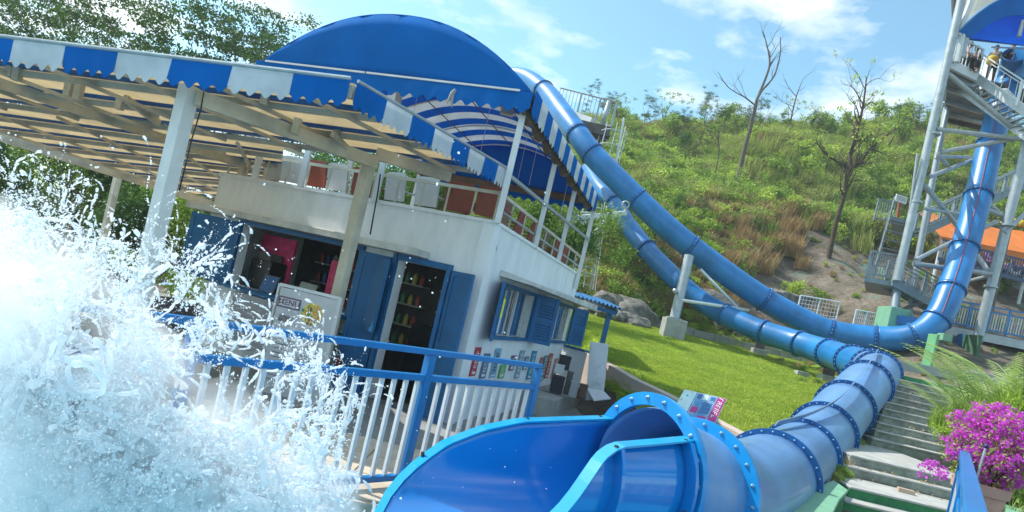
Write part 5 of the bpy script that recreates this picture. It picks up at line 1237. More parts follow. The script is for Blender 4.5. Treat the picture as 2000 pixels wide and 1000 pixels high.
def plume_mesh(name, m, n=15):
    q = MB()
    for i in range(n):
        b = rng.uniform(0,6.28); L = rng.uniform(1.0,1.7); d = V((math.cos(b), math.sin(b), 0)); sd = V((-d.y, d.x, 0)); lean = rng.uniform(.45,.85); K = 26; prev = None
        for k in range(K+1):
            t = k/K; p = d*L*lean*t*(.4+.6*t) + V((0,0,L*(t - .42*t*t)))
            if prev is not None and k > 4:
                ax_ = (p - prev).normalized(); w_ = .17*math.sin(math.pi*min(1,(t*.9+.1)))+.03
                for sg in (-1, 1):
                    tip = p + sd*sg*w_*rng.uniform(.85,1.1) + ax_*w_*.75 + V((0,0,-.25*w_)); mid = (p+tip)/2; nrm = ax_*.011
                    q.add([p-nrm*.6, mid-nrm, tip, mid+nrm], [(0,1,2,3)])
            prev = p
        q.tube([d*L*lean*t*(.4+.6*t) + V((0,0,L*(t - .42*t*t))) for t in [j/6 for j in range(7)]], [.010*(1-j/8) for j in range(7)], 4, caps=False)
    return q.mesh(name, m)
protoB = [bush_mesh('shrub_a', lf_mid, 1500, .10), bush_mesh('shrub_b', lf_lime, 1300, .12), bush_mesh('shrub_c', lf_dark, 1500, .09), bush_mesh('shrub_d', lf_mid, 1100, .15, 6), bush_mesh('shrub_e', lf_yel, 1200, .10, 9, .9, 3.5)]
protoB.append(bush_mesh('shrub_f', leafmat('olive leaf', (.09,.11,.025), (.24,.25,.08)), 1300, .085, 8))
protoG = [grass_mesh('grass_a', lf_yel, 130, 1.1), grass_mesh('grass_b', lf_mid, 130, .9), grass_mesh('grass_c', lf_dry, 150, 1.0)]
# hill cover: one object that instances clumps over its own points
def scatter(name, pts, scl, kinds, protos, label=None, par=None):
    me = bpy.data.meshes.new(name); me.from_pydata([tuple(p) for p in pts], [], [])
    a = me.attributes.new('sc', 'FLOAT', 'POINT'); a.data.foreach_set('value', np.array(scl, dtype=np.float32))
    k = me.attributes.new('kind', 'INT', 'POINT'); k.data.foreach_set('value', np.array(kinds, dtype=np.int32))
    o = bpy.data.objects.new(name, me); COL.objects.link(o); o['kind'] = 'stuff'
    if label: o['label'] = label
    ng = bpy.data.node_groups.new(name, 'GeometryNodeTree'); ng.interface.new_socket('Geometry', in_out='INPUT', socket_type='NodeSocketGeometry'); ng.interface.new_socket('Geometry', in_out='OUTPUT', socket_type='NodeSocketGeometry')
    gi = ng.nodes.new('NodeGroupInput'); go = ng.nodes.new('NodeGroupOutput')
    ip = ng.nodes.new('GeometryNodeInstanceOnPoints'); mp_ = ng.nodes.new('GeometryNodeMeshToPoints'); ng.links.new(gi.outputs[0], mp_.inputs[0]); ng.links.new(mp_.outputs[0], ip.inputs['Points'])
    g2 = ng.nodes.new('GeometryNodeGeometryToInstance')
    for me_ in reversed(protos):
        # a hidden prototype stays out of the scene collection
        po = bpy.data.objects.new(me_.name + '_p', me_); oi = ng.nodes.new('GeometryNodeObjectInfo'); oi.inputs['Object'].default_value = po; oi.inputs['As Instance'].default_value = True; ng.links.new(oi.outputs['Geometry'], g2.inputs[0])
    ng.links.new(g2.outputs[0], ip.inputs['Instance']); ip.inputs['Pick Instance'].default_value = True
    na = ng.nodes.new('GeometryNodeInputNamedAttribute'); na.data_type = 'INT'; na.inputs['Name'].default_value = 'kind'; ng.links.new([s for s in na.outputs if s.enabled and s.name == 'Attribute'][0], ip.inputs['Instance Index'])
    ns = ng.nodes.new('GeometryNodeInputNamedAttribute'); ns.data_type = 'FLOAT'; ns.inputs['Name'].default_value = 'sc'; ng.links.new([s for s in ns.outputs if s.enabled and s.name == 'Attribute'][0], ip.inputs['Scale'])
    rv = ng.nodes.new('FunctionNodeRandomValue'); rv.data_type = 'FLOAT_VECTOR'; rv.inputs[0].default_value = (-.2,-.2,0); rv.inputs[1].default_value = (.2,.2,6.28); ng.links.new([s for s in rv.outputs if s.enabled][0], ip.inputs['Rotation'])
    ng.links.new(ip.outputs[0], go.inputs[0]); o.modifiers.new('scatter', 'NODES').node_group = ng; return o
def fbm(x, y, s, o=0): return mn.noise(V((x*s, y*s, o)))*.65 + mn.noise(V((x*s*2.3, y*s*2.3, o+7)))*.35
pts, scl, kd = [], [], []
for i in range(15000):
    x = rng.uniform(-23, 46); y = 28.6 + 37*rng.random()**1.15
    if x > 8 and rng.random() < .0: continue
    X = x/y
    if x < -3 and rng.random() < .55: continue
    bare = ss(.31, .37, X) * (1 - ss(37.5, 39.5, y)) * (1 if X < .9 else 0)
    if x > 12 and y > 38 and y < 47 and X > .60: continue
    if rng.random() < bare*.985: continue
    n1 = fbm(x, y, .11, 3.3); n2 = fbm(x, y, .3, 11)
    dryz = ss(.20,.30,X)*(1-ss(.44,.52,X))*(1-ss(37,42,y)) + ss(-.05,.03,X)*(1-ss(.22,.28,X))*(1-ss(31,34,y))*.7 + ss(.05,.1,X)*ss(54,58,y)*.55
    u = rng.random()
    if u < dryz*.55 + (.05 if n1 > .2 else 0): k = 8; s = rng.uniform(.7,1.2)
    elif n1 + .35*(X-.25) > .1: k = [6,1,4,7,5,6][int(rng.integers(6))]; s = rng.uniform(.7,1.4)
    else: k = [0,0,1,5,3,7,2,4][int(rng.integers(8))]; s = rng.uniform(.5,1.25)
    if n2 < -.30 and k < 6: k = 2
    pts.append((x, y, T(x,y) - .1)); scl.append(s*(.85 if y < 36 else 1.2)); kd.append(k)
scatter('hillside_undergrowth', pts, scl, kd, protoB + protoG)
# weeds on the embankment, steps' edge and at the wall foot
pts, scl, kd = [], [], []
for i in range(1500):
    x = rng.uniform(9, 34); y = rng.uniform(21, 38); 
    if x/y < .42: continue
    if fbm(x, y, .5, 20) < .05: continue
    pts.append((x,y,T(x,y)-.02)); scl.append(rng.uniform(.10,.32)); kd.append(int(rng.choice([0,4,8,8,6])))
for i in range(500):
    x = rng.uniform(1.5, 14); y = 28.2 + rng.uniform(-.2,.8); pts.append((x,y,T(x,y)-.02)); scl.append(rng.uniform(.15,.5)); kd.append(int(rng.choice([0,1,8,7])))
scatter('embankment_weeds', pts, scl, kd, protoB + protoG)
# short blades over the lawn
blade = grass_mesh('lawn_tuft', leafmat('lawn blade', (.15,.28,.015), (.48,.56,.08), .35), 46, .055, .14, .005, .6)
pts, scl, kd = [], [], []
for i in range(26000):
    y = 9.5 + 18*rng.random()**1.5; x = rng.uniform(2, 12.5)
    if not lawn_test(x, y): continue
    if fbm(x, y, .8, 33) < -.2 and rng.random() < .6: continue
    pts.append((x,y,T(x,y)+.03)); scl.append(rng.uniform(.6,1.35)); kd.append(0)
scatter('lawn_grass', pts, scl, kd, [blade])
weed = bush_mesh('lawn_weed', lf_dark, 120, .09, 3, .4)
# ---- trees
def grow(q, tips, p, d, L, r, depth, spread=.55, up=.25, twig=.35, n=2):
    k = 4; pts = [p]; rr = [r]; dd = d.copy()
    for i in range(k):
        dd = (dd + V((rng.normal(), rng.normal(), rng.normal()))*.13 + V((0,0,up*.12))).normalized(); pts.append(pts[-1] + dd*L/k); rr.append(r*(1 - .38*(i+1)/k))
    q.tube(pts, rr, 6 if r > .03 else 4, caps=False)
    if depth == 0 or r < .006: tips.append(pts[-1]); return
    if depth <= 2: tips.append(pts[2])
    for i in range(n + (rng.random() < .45)):
        a = rng.uniform(0, 6.28); s = dd.cross(V((math.cos(a), math.sin(a), .3))).normalized(); nd = (dd + s*spread*rng.uniform(.7,1.5)).normalized(); nd.z += up*.3; nd.normalize()
        grow(q, tips, pts[-1 if i < 2 else 2], nd, L*rng.uniform(.6,.85), rr[-1]*rng.uniform(.6,.8), depth-1, spread, up, twig, n)
def tree_meshes(name, h, leafm, nleaf=26, lsize=.22, lrad=.55, depth=4, spread=.6, trunk=.32, up=.25, flat=.6):
    q = MB(); tips = []; grow(q, tips, V((0,0,0)), V((rng.normal()*.08, rng.normal()*.08, 1)).normalized(), h*trunk, h*.022, depth, spread, up)
    wood = q.mesh(name + '_wood', bark_g, True); c = MB()
    for t in tips: leaves(c, t, lrad*rng.uniform(.6,1.2), nleaf, lsize, 1.9, flat, .2, .15)
    return wood, c.mesh(name + '_leaf', leafm)
TM = {'umbrella': [tree_meshes('umb%d' % i, 10, lf_tree, 64, .115, .66, 5, .66, .30, .06, .30) for i in range(3)],
      'bushy': [tree_meshes('bsh%d' % i, 5, lf_mid, 34, .20, .6, 4, .75, .22, .15, .8) for i in range(3)],
      'dark': [tree_meshes('drk%d' % i, 7, lf_dark, 90, .12, .6, 4, .6, .24, .3, .9) for i in range(2)],
      'hedge': [tree_meshes('hdg%d' % i, 5, lf_mid if i else lf_dark, 110, .085, .62, 4, .75, .22, .15, .8) for i in range(2)],
      'slender': [tree_meshes('sln%d' % i, 6, lf_mid, 14, .2, .45, 4, .5, .34, .4, .7) for i in range(2)]}
def tree(kind, i, loc, sc, yaw, label, group=None, name='tree', sub=0.25):
    r = bpy.data.objects.new(name, None); COL.objects.link(r); tag(r, label, 'tree', group); wd, lf = TM[kind][i % len(TM[kind])]
    for nm, me in (('trunk', wd), ('crown', lf)): o = bpy.data.objects.new(nm, me); COL.objects.link(o); o.parent = r
    r.location = (loc[0], loc[1], loc[2]-sub); r.scale = (sc,)*3; r.rotation_euler = (0,0,yaw); return r
# left skyline behind the flat canopy (photo column, depth, kind, scale)
LT = [(-40,30,'umbrella',1.0),(30,34,'umbrella',1.12),(75,28,'dark',1.15),(120,33,'umbrella',1.1),(160,30,'umbrella',.95),(205,27,'dark',1.05),(232,33,'slender',1.45),(285,36,'dark',1.0),(330,35,'umbrella',.93),(395,31,'umbrella',.97),(440,33,'umbrella',.86),(475,29,'hedge',1.35),(250,31,'dark',1.15),(365,32,'dark',1.1),(425,30,'dark',1.0),(310,29,'hedge',1.4),(350,30,'umbrella',1.05),(420,32,'umbrella',1.1),(268,30,'umbrella',1.1),(458,31,'umbrella',1.0)]
for i, (u, d, k, s) in enumerate(LT):
    x = ray(u, 240).x*d; tree(k, i, (x, d, T(x,d)), s*(1.18 if u < 240 else 1.3 if k == 'umbrella' else 1.25), rng.uniform(0,6.28), f'{ {"umbrella":"layered open crowned","dark":"dark dense","slender":"thin spindly","bushy":"round bushy","hedge":"round bushy"}[k]} tree behind the flat canopy, ' + ['leftmost at the frame edge','second','third','fourth','fifth','sixth','seventh','eighth','ninth','tenth','eleventh','last before the blue awning','filling the gap right of the spindly tree','low between two layered ones','just left of the last layered tree','with pale rounded crown in the middle','tall one above the white valance stripe','tallest near the blue awning','tall one beside the gap in the foliage','nearest the blue awning with a wide crown'][i] + ' from the left' * (0 < i < 11))
for i, u in enumerate([-90, -30, 35, 100, 160, 220, 265, 300, 345, 385, 420]):
    d = 19.5 + (i*2.3) % 4; x = (ray(u, 420).x)*d
    tree('hedge' if i % 3 else 'dark', i, (x*1.1, d+3, T(x,d+3)-.2), 1.35 if i % 3 else 1.0, i*1.3, ('round green' if i % 2 else 'dark green') + ' shrub in the hedge seen under the flat canopy, ' + ['at the far left','second','third','fourth','fifth','sixth','seventh','eighth','ninth','tenth','next to the kiosk'][i] + ' from the left'*(0 < i < 10), name='hedge_shrub')
# leafy shrubs seen between terrace chairs
for i, (u, v, d, s) in enumerate([(600,300,24,.75),(720,330,23,.7),(800,350,22,.75),(870,360,22,.75),(930,365,23,.75),(990,390,22.5,.7),(1040,400,23,.7),(1090,430,24,.75)]):
    x = ray(u, v).x*d; s *= 1.5; z = P(u, v, d).z - 1.9*s
    r = tree('hedge', i, (x, d, z-.4), s*1.05, i*2.1, 'leafy green tree beyond the terrace, ' + ['behind the leftmost chairs','behind the cream post','behind the wide white chair','behind the tall red-brown chair','left of the awning corner pole','right of the awning corner pole','under the rear awning valance','beside the pale grey column'][i], sub=0)
    for ch in r.children:
        if ch.name.startswith('trunk'): pass
    q = MB(); q.tube([V((x, d, T(x,d))), V((x, d, z+.3))], .07, 6)
    if z > T(x,d)+.2: o = child_of('trunk', q.mesh('lower_trunk', bark_g), r); o.matrix_parent_inverse = (Matrix.Translation(r.location) @ Matrix.Rotation(r.rotation_euler.z, 4, 'Z') @ Matrix.Scale(s*1.05, 4)).inverted()
# ridge line
ridge = [(1212,'bushy',.85),(1238,'bushy',.7),(1262,'slender',.5),(1296,'slender',.75),(1330,'bushy',.6),(1362,'bushy',.5),(1395,'bushy',.8),(1428,'bushy',.75),(1452,'bushy',.6),(1498,'dark',.5),(1530,'bushy',.35),(1590,'dark',.55),(1625,'bushy',.45),(1655,'bushy',.55),(1690,'bushy',.45),(1735,'dark',.6),(1765,'dark',.6),(1795,'dark',.65),(1830,'dark',.6),(1865,'dark',.6),(1885,'slender',.8),(1915,'dark',.6),(1950,'dark',.6),(1990,'dark',.6)]
hz_ = []
for i in range(46):
    u = 1190 + i*18.5 + rng.uniform(-6,6); d = 57 + rng.uniform(-3, 6); x = ray(u, 235).x*d; k = ['bushy','dark','bushy','umbrella','bushy','slender'][int(rng.integers(6))]
    r = tree(k, i, (x, d, T(x,d)), {'bushy':.85,'dark':.55,'umbrella':.42,'slender':.75}[k]*rng.uniform(.75,1.25), i*2.3, 'scrubby small tree in the thicket just below the ridge skyline', 'small trees in the ridge thicket', name='thicket_tree')
for i in range(64):
    u = rng.uniform(1200, 1860); v = rng.uniform(270, 470); p = onground(u, v)
    if p.y > 60 or p.y < 30 or (p.x/p.y > .33 and p.y < 39.5) or abs(p.x/p.y - .62) < .04: continue
    k = ['bushy','slender','bushy','dark','umbrella'][int(rng.integers(5))]
    tree(k, i, p, {'bushy':.42,'dark':.30,'umbrella':.22,'slender':.45}[k]*rng.uniform(.6,1.2), i*2.3, 'young self sown tree among the undergrowth of the green slope', 'young trees on the green slope', name='young_slope_tree')
for i, (u, k, s) in enumerate(ridge):
    d = 59 + (i*1.7) % 3.5; v = lerp(225, 262, (u-1212)/780.); x = ray(u, v).x*d
    tree(k, i, (x, d, T(x,d)), s, i*1.9, {'bushy':'bright green bushy','slender':'slim open','dark':'dark green'}[k] + ' ridge tree ' + (['nearest the awning','second from the awning','third from the awning','fourth from the awning','fifth from the awning','sixth from the awning','seventh from the awning','eighth from the awning','just left of the tall bare tree','right of the tall bare tree','left of the thin leafless tree','right of the thin leafless tree'][i] if i < 12 else ['at the right frame edge','second from the right edge','third from the right edge','fourth from the right edge','fifth from the right edge','left of the tower legs','second left of the tower legs','third left of the tower legs','fourth left of the tower legs','right of the slanting tree','behind the slanting tree','left of the slanting tree'][len(ridge)-1-i]))
# singled-out bushes on the slope
sl_ = [(1284,288,50,2.6,2,'large round dark green bush high on the slope above the upper slide'),(1352,345,44,1.6,0,'leafy bush in the middle of the slope left of the bare tree'),(1425,352,42,1.7,1,'bright lime leaved bush below the tall bare tree'),(1320,318,47,1.5,0,'green bush right of the large round one'),(1380,375,40,1.6,2,'dark shrub halfway down the slope beside the lime bush'),
       (1470,400,37,1.6,3,'mid green shrub at the foot of the tall bare tree'),(1300,390,40,1.5,1,'pale green shrub just above the upper slide'),(1440,420,36,1.5,1,'yellow green shrub above the dry grass patch'),(1540,380,38,1.5,0,'green shrub between the two bare trees'),(1590,400,36,1.6,4,'olive shrub left of the slanting tree'),
       (1700,375,36,1.9,4,'olive yellow shrub under the slanting tree branches'),(1650,350,40,2.0,4,'olive green bush behind the slanting tree trunk'),(1250,575,30,1.2,0,'low green shrub below the lower slide near the boulders'),(1225,500,31,1.5,1,'pale flowering shrub left of the lower slide'),(1275,535,30,1.3,4,'olive shrub under the lower slide'),(1510,330,45,1.8,0,'green bush right of the tall bare tree'),(1755,300,50,2.2,2,'dark bush under the ridge beside the tower leg'),(1235,455,33,1.7,0,'green shrub left of the slides beside the ladder'),(1560,300,52,2.0,1,'light green bush high on the slope')]
for i, (u, v, d, s, k, lb) in enumerate(sl_):
    p = onground(u, v + 12)
    o = bpy.data.objects.new('slope_bush', protoB[k]); COL.objects.link(o); o.location = p - V((0,0,.15)); o.scale = (s, s, s*.85); o.rotation_euler = (0,0,i*1.1); tag(o, lb, 'bush')
for i in range(34):
    u = 1478 + rng.uniform(-60, 90); v = 478 + rng.uniform(-50, 60); p = onground(u, v); o = bpy.data.objects.new('dry_grass', protoG[2]); COL.objects.link(o); o.location = p; s = rng.uniform(.8,1.3); o.scale = (s,s,s); tag(o, 'tuft of tall straw coloured grass on the slope right of the upper slide', 'grass tuft', 'straw coloured tufts beside the embankment')
for i in range(10):
    p = P(1290 + rng.uniform(-60,40), 605 + rng.uniform(-8,8), 29); p.z = T(p.x,p.y); o = bpy.data.objects.new('russet_shrub', bush_mesh('russet', lf_red, 260, .10, 5) if i == 0 else bpy.data.meshes['russet']); COL.objects.link(o); o.location = p; s = rng.uniform(.4,.7); o.scale = (s,)*3; tag(o, 'low russet leaved shrub at the foot of the slope behind the boulders', 'shrub', 'russet shrubs by the boulders')
# bare trees drawn limb by limb
def limb_tree(name, label, d0, limbs, mat_, twigs=.5, leafm=None, lt=None):
    p0 = P(*limbs[0][0][0], d0); gz_ = T(p0.x, d0); r = root(name, (p0.x, d0, gz_)); tag(r, label, 'tree'); q = MB(); tw_ = []
    for (path, r0, r1, dd) in limbs:
        pts = [P(u, v, d0 + dd*i/max(1, len(path)-1)) for i, (u, v) in enumerate(path)]
        if path is limbs[0][0]: pts[0].z = min(pts[0].z, gz_ - .3)
        sm = catmull(pts, 4); n_ = len(sm); q.tube(sm, [.8*lerp(r0, r1, i/(n_-1)) for i in range(n_)], 8, caps=False)
        for i in range(3, n_):
            if r0 < .16 or i > n_*.45: tw_.append((sm[i], (sm[i]-sm[i-1]).normalized(), r1 + (r0-r1)*(1-i/n_)))
    tips = []
    for (p, t, rr) in tw_:
        if rng.random() < twigs:
            a = rng.uniform(0,6.28); s = (t*.9 + V((math.cos(a), math.sin(a)*.7, .5))).normalized(); grow(q, tips, p, s, rng.uniform(.5,1.1), max(.012, rr*.45), 2, .5, .3)
    build('trunk', q, mat_, r, smooth=True)
    if leafm:
        c = MB()
        for t in tips:
            if lt is None or rng.random() < lt: leaves(c, t, .32, 9, .16, 1.8, .7, .2, .1)
        build('crown', c, leafm, r)
bark_p = mat('pale grey bark', (.12,.10,.08), .9, .35, 6, .4, 20); bark_b = mat('brown bark', (.075,.052,.035), .9, .4, 6, .5, 20)
limb_tree('bare_tree', 'tall bare grey tree forking high on the slope above the slides', 45, [([(1447,332),(1452,300),(1462,262),(1472,225),(1478,195)], .21, .13, 0), ([(1478,195),(1500,140),(1503,115),(1497,85),(1490,60)], .12, .03, .5), ([(1478,195),(1490,175),(1512,148),(1524,105),(1524,72)], .11, .03, -.5), ([(1474,205),(1455,190),(1440,182),(1420,168),(1402,140)], .075, .02, .8), ([(1462,262),(1455,238),(1443,228)], .05, .03, .3), ([(1466,258),(1480,250),(1488,236)], .04, .02, -.3), ([(1503,115),(1515,95),(1530,70)], .04, .012, .3)], bark_p, .22)
limb_tree('bare_tree', 'thin leafless tree on the ridge skyline between the two big bare trees', 58, [([(1548,222),(1551,205),(1558,180)], .10, .06, 0), ([(1558,180),(1566,160),(1572,150)], .05, .015, 0), ([(1556,190),(1540,170),(1532,155)], .05, .015, 0), ([(1550,208),(1530,200),(1520,190)], .04, .01, 0), ([(1560,178),(1575,168)], .03, .01, 0)], bark_p, .35)
limb_tree('slanting_tree', 'slanting brown tree with few leaves and spreading lower boughs beside the tower', 35.5, [([(1625,478),(1634,430),(1648,385),(1655,345),(1660,330)], .17, .12, 0), ([(1660,330),(1662,300),(1675,255),(1684,215),(1690,175),(1692,150)], .15, .03, .4), ([(1660,330),(1640,318),(1612,300),(1595,278)], .10, .04, .6), ([(1660,330),(1680,318),(1700,290),(1722,272),(1735,262)], .11, .04, -.6), ([(1655,345),(1640,322),(1622,310)], .05, .02, .8), ([(1668,285),(1664,258),(1672,235)], .09, .05, 1.2), ([(1595,278),(1575,290),(1550,280)], .04, .015, 0), ([(1684,215),(1700,200),(1712,205)], .05, .02, 0), ([(1735,262),(1760,240),(1790,205)], .035, .012, 0), ([(1686,205),(1672,180),(1660,165)], .045, .015, 0), ([(1700,290),(1725,300),(1745,310)], .04, .015, -.6)], bark_b, .55, lf_lime, .16)
limb_tree('young_tree', 'young thin tree with sparse leaves on the slope left of the tall bare tree', 43, [([(1402,330),(1404,300),(1402,270),(1405,245)], .06, .03, 0), ([(1404,290),(1395,275),(1388,262)], .03, .01, 0), ([(1402,270),(1412,258),(1418,248)], .03, .01, 0)], bark_p, .6, lf_mid, .5)

# ------------------------------------------------------------------ steps on the right
stp = root('concrete_steps', (6.2, 10, 0)); tag(stp, 'long flight of weathered concrete steps climbing beside the lower slide', 'steps')
rows = [(8.05,.10,2.6),(8.45,.25,2.6),(8.75,.40,2.6),(9.72,.55,2.2),(9.98,.70,2.3),(12.6,.85,1.9),(12.95,1.0,1.85),(13.3,1.15,1.8),(13.65,1.3,1.75),(14.0,1.45,1.7),(14.35,1.6,1.7),(14.7,1.75,1.65),(15.05,1.9,1.6),(15.4,2.05,1.5),(15.75,2.2,1.2)]
edge_px = {0:(1650,1010),1:(1650,982),2:(1658,957),3:(1652,908),4:(1662,888),5:(1706,847),6:(1712,833),7:(1718,819),8:(1722,806),9:(1728,790),10:(1733,779),11:(1735,766),12:(1742,760),13:(1747,752),14:(1752,745)}
for i, (y, z, wd) in enumerate(rows):
    u, v = edge_px[i]; x = ray(u, v).x*y
    y1 = rows[i+1][0]+.12 if i+1 < len(rows) else y+.6
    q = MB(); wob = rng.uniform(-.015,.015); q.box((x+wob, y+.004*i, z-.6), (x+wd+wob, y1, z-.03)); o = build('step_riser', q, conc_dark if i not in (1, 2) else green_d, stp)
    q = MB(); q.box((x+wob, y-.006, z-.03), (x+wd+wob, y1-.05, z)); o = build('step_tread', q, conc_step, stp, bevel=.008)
# dry leaves in the corners
q = MB()
for i in range(420):
    k = int(rng.integers(2, 13)); y, z, wd = rows[k]; u, v = edge_px[k]; x = ray(u, v).x*y + wd*rng.random()**.7; p = V((x, rows[k+1][0]-.05-.14*rng.random(), z+.012)); leaves(q, p, .02, 1, .05, 1.5)
lt_ = build('leaf_litter', q, lf_dry); lt_['kind'] = 'stuff'
# green painted wall left of the steps, with kinked top
gw = root('green_wall', (5.0, 7.3, -.3)); tag(gw, 'low green painted wall with a pale top between the slide and the steps', 'wall')
a, b, c = V((5.05,8.55,0)), P(1590,962,7.0), P(1500,1010,5.6)
tp = [Pz(1732,948,.52), Pz(1655,957,.50), Pz(1610,975,.46), Pz(1590,1010,.44), Pz(1570,1060,.42)]
bt = [Pz(1712,935,.50), Pz(1630,936,.50), Pz(1585,950,.46), Pz(1530,998,.44), Pz(1440,1060,.42)]
mid = [p.copy() for p in tp]
i1 = [Pz(1628,937,.46), Pz(1585,956,.46), Pz(1530,996,.46), Pz(1470,1040,.46)]
o1 = [Pz(1657,957,.46), Pz(1640,975,.46), Pz(1625,1005,.46), Pz(1590,1045,.46)]
q = MB(); q.strip(i1, o1, (0,0,-.05)); build('wall_top', q, green_l, gw, bevel=.01)
q = MB(); q.strip([p+V((.02,0,-.05)) for p in i1], [p+V((-.02,0,-.05)) for p in o1], (0,0,-1.2)); build('wall_body', q, green_d, gw)
# green terrace at the top of the steps
q = MB(); q.slab([V((10.0,16.35,1.7)), V((13.2,15.2,1.7)), V((14.6,18.6,1.7)), V((10.9,18.8,1.7))], (0,0,.62)); o = build('green_terrace', q, green_d); tag(o, 'flat green painted terrace at the top of the steps', 'terrace')
# right hand green kerb beside the pot
q = MB(); A = [Pz(1958,952,.55), Pz(1968,1010,.55), Pz(1975,1060,.55)]; B = [Pz(1992,952,.55), Pz(2015,1010,.55), Pz(2030,1060,.55)]; q.strip(A, B, (0,0,-.9)); o = build('green_kerb', q, green_l, bevel=.01); tag(o, 'pale green kerb at the lower right corner behind the flower pot', 'kerb')
# small wooden offcut on the landing
a = P(1840,975,8.6); q = MB(); q.obox(V((a.x, 9.35, .43)), V((.11,-.02,0)), V((.015,.05,0)), V((0,0,.03))); o = build('timber_block', q, mat('pale timber', (.45,.33,.24), .8)); tag(o, 'small pale timber block lying on the lower landing', 'block')
# flower pot and bougainvillea
pt = P(1918, 940, 6.5); pot = root('flower_pot', (pt.x, pt.y, pt.z-.62)); tag(pot, 'tapered terracotta coloured plastic pot on the right beside the blue handrail', 'flower pot')
q = MB(); q.lathe(V((pt.x, pt.y, pt.z-.62)), [(.155,0),(.16,.05),(.225,.5),(.25,.505),(.255,.60),(.235,.61),(.22,.55),(.02,.545)], 28); build('pot_body', q, pot_m, pot, auto=True)
q = MB(); q.lathe(V((pt.x, pt.y, pt.z-.085)), [(.21,0),(.19,.02),(.01,.03)], 14); build('soil', q, mat('potting soil', (.04,.03,.02), .95, .4, 20, .6), pot)
fl_ = root('bougainvillea', (pt.x, pt.y, pt.z-.05)); tag(fl_, 'bright magenta flowering bush spilling out of the terracotta pot', 'flowering bush')
q = MB(); tips = []
for i in range(9):
    a = i*.7; grow(q, tips, V((pt.x + .05*math.cos(a), pt.y+.05*math.sin(a), pt.z-.08)), V((math.cos(a)*.55, math.sin(a)*.55, 1)).normalized(), .30, .012, 3, .6, .2)
build('stems', q, bark_b, fl_, smooth=True)
q = MB(); g_ = MB(); q2 = MB()
cen = P(1932, 868, 6.5)
for i in range(330):
    d_ = V(tuple(rng.normal(size=3))).normalized(); c = cen + V((.05,0,.02)) + V((d_.x*.46, d_.y*.46, d_.z*.40))*(.4+.6*rng.random()**.6) + V((.0,0,.0))
    c += V((0,0,-.10*abs(c.x-cen.x)))
    leaves(q, c, .06, 38, .026, 1.2, 1, .1, .2)
    leaves(g_, c - V((0,0,.02)), .10, 9, .04, 1.8)
for i in range(12):
    c = cen + V((-.5 + rng.uniform(-.1,.1), rng.uniform(-.2,.1), -.38 + rng.uniform(-.08,.1))); leaves(q, c, .05, 22, .028, 1.25)
build('blossom', q, pink, fl_); build('foliage', g_, lf_yel, fl_)
q = MB(); q.tube([P(1905,945,6.1), P(1916,905,6.1), P(1926,872,6.1)], .011, 8); o = build('garden_stake', q, steel, auto=True); tag(o, 'thin metal stake with a dark tip stuck in front of the magenta flowers', 'stake')
q = MB(); q.lathe(P(1926,872,6.1)+V((0,0,-.02)), [(.01,0),(.022,.012),(.024,.03),(.012,.045)], 8); child_of('tip', q.mesh('tip', mat('navy tip', (.02,.03,.10), .4), True), o)
# feathery plants and shrubs right of the steps
plume = plume_mesh('plume_plant', lf_grn2, 17); spiky = grass_mesh('strap_leaf_plant', lf_mid, 150, .8, .35, .02, .8)
ferns = [(1892,770,11,1.35,'tall feathery fern like plant leaning over the steps'),(1935,765,10.5,1.3,'feathery fern like plant in the middle of the clump right of the steps'),(1985,770,10.2,1.35,'feathery fern like plant at the right frame edge'),(1870,810,10.8,.9,'shorter feathery plant touching the step edge')]
for i, (u, v, d, s, lb) in enumerate(ferns):
    p = P(u, v+62*s, d); o = bpy.data.objects.new('plume_plant', plume); COL.objects.link(o); o.location = p; o.scale = (s,)*3; o.rotation_euler = (0,0,i*1.9); tag(o, lb, 'plant')
for i in range(12):
    u = 1842 + rng.uniform(-6, 150); v = 838 + rng.uniform(-34, 20) ; p = P(u, v+10, 10.2+rng.uniform(-.6,1.0)); o = bpy.data.objects.new('strap_leaf_plant', spiky if i % 3 else protoB[1]); COL.objects.link(o); s = rng.uniform(.45,.75) * (1 if i % 3 else .55); o.location = p; o.scale = (s,)*3; o.rotation_euler = (0,0,i*2.2)
    tag(o, ('arching strap leaved plant' if i % 3 else 'small lime shrub') + ' in the border between the steps and the magenta bush', 'plant', 'strap leaved plants beside the steps' if i % 3 else 'lime shrubs beside the steps')
pts, scl, kd = [], [], []
for i in range(500):
    y = rng.uniform(7.5, 16); x = lerp(6.9, 10.6, (y-8)/8) + rng.uniform(.2, 2.5); pts.append((x, y, T(x,y)-.02)); scl.append(rng.uniform(.15,.5)); kd.append(int(rng.choice([0,1,7,6,3])))
for i in range(260):
    y = rng.uniform(9.0, 15.5); xl = ray(*edge_px[4]).x*y if y < 12 else lerp(7.0, 9.1, (y-12)/3.7); x = xl - rng.uniform(.03,.42); pts.append((x, y, T(x,y)+.0)); scl.append(rng.uniform(.08,.25)); kd.append(int(rng.choice([0,7,8,4])))
scatter('border_weeds', pts, scl, kd, protoB + protoG)
# planters seen through the spray
for i, (u, v, d, lb) in enumerate([(352,575,8.2,'green leafy plant in a dark planter seen through the spray'),(235,520,9.5,'leafy plant behind the spray on the left')]):
    p = P(u, v, d); r = root('potted_plant', (p.x, p.y, -.26)); tag(r, lb, 'potted plant')
    q = MB(); q.lathe(V((p.x,p.y,-.26)), [(.2,0),(.3,p.z-.1+.26),(.26,p.z-.08+.26)], 12); build('planter', q, mat('dark planter', (.06,.05,.05), .7), r, auto=True)
    o = bpy.data.objects.new('foliage', protoB[1]); COL.objects.link(o); o.parent = r; o.location = (0,0,p.z+.2); o.scale = (.42,.42,.42)

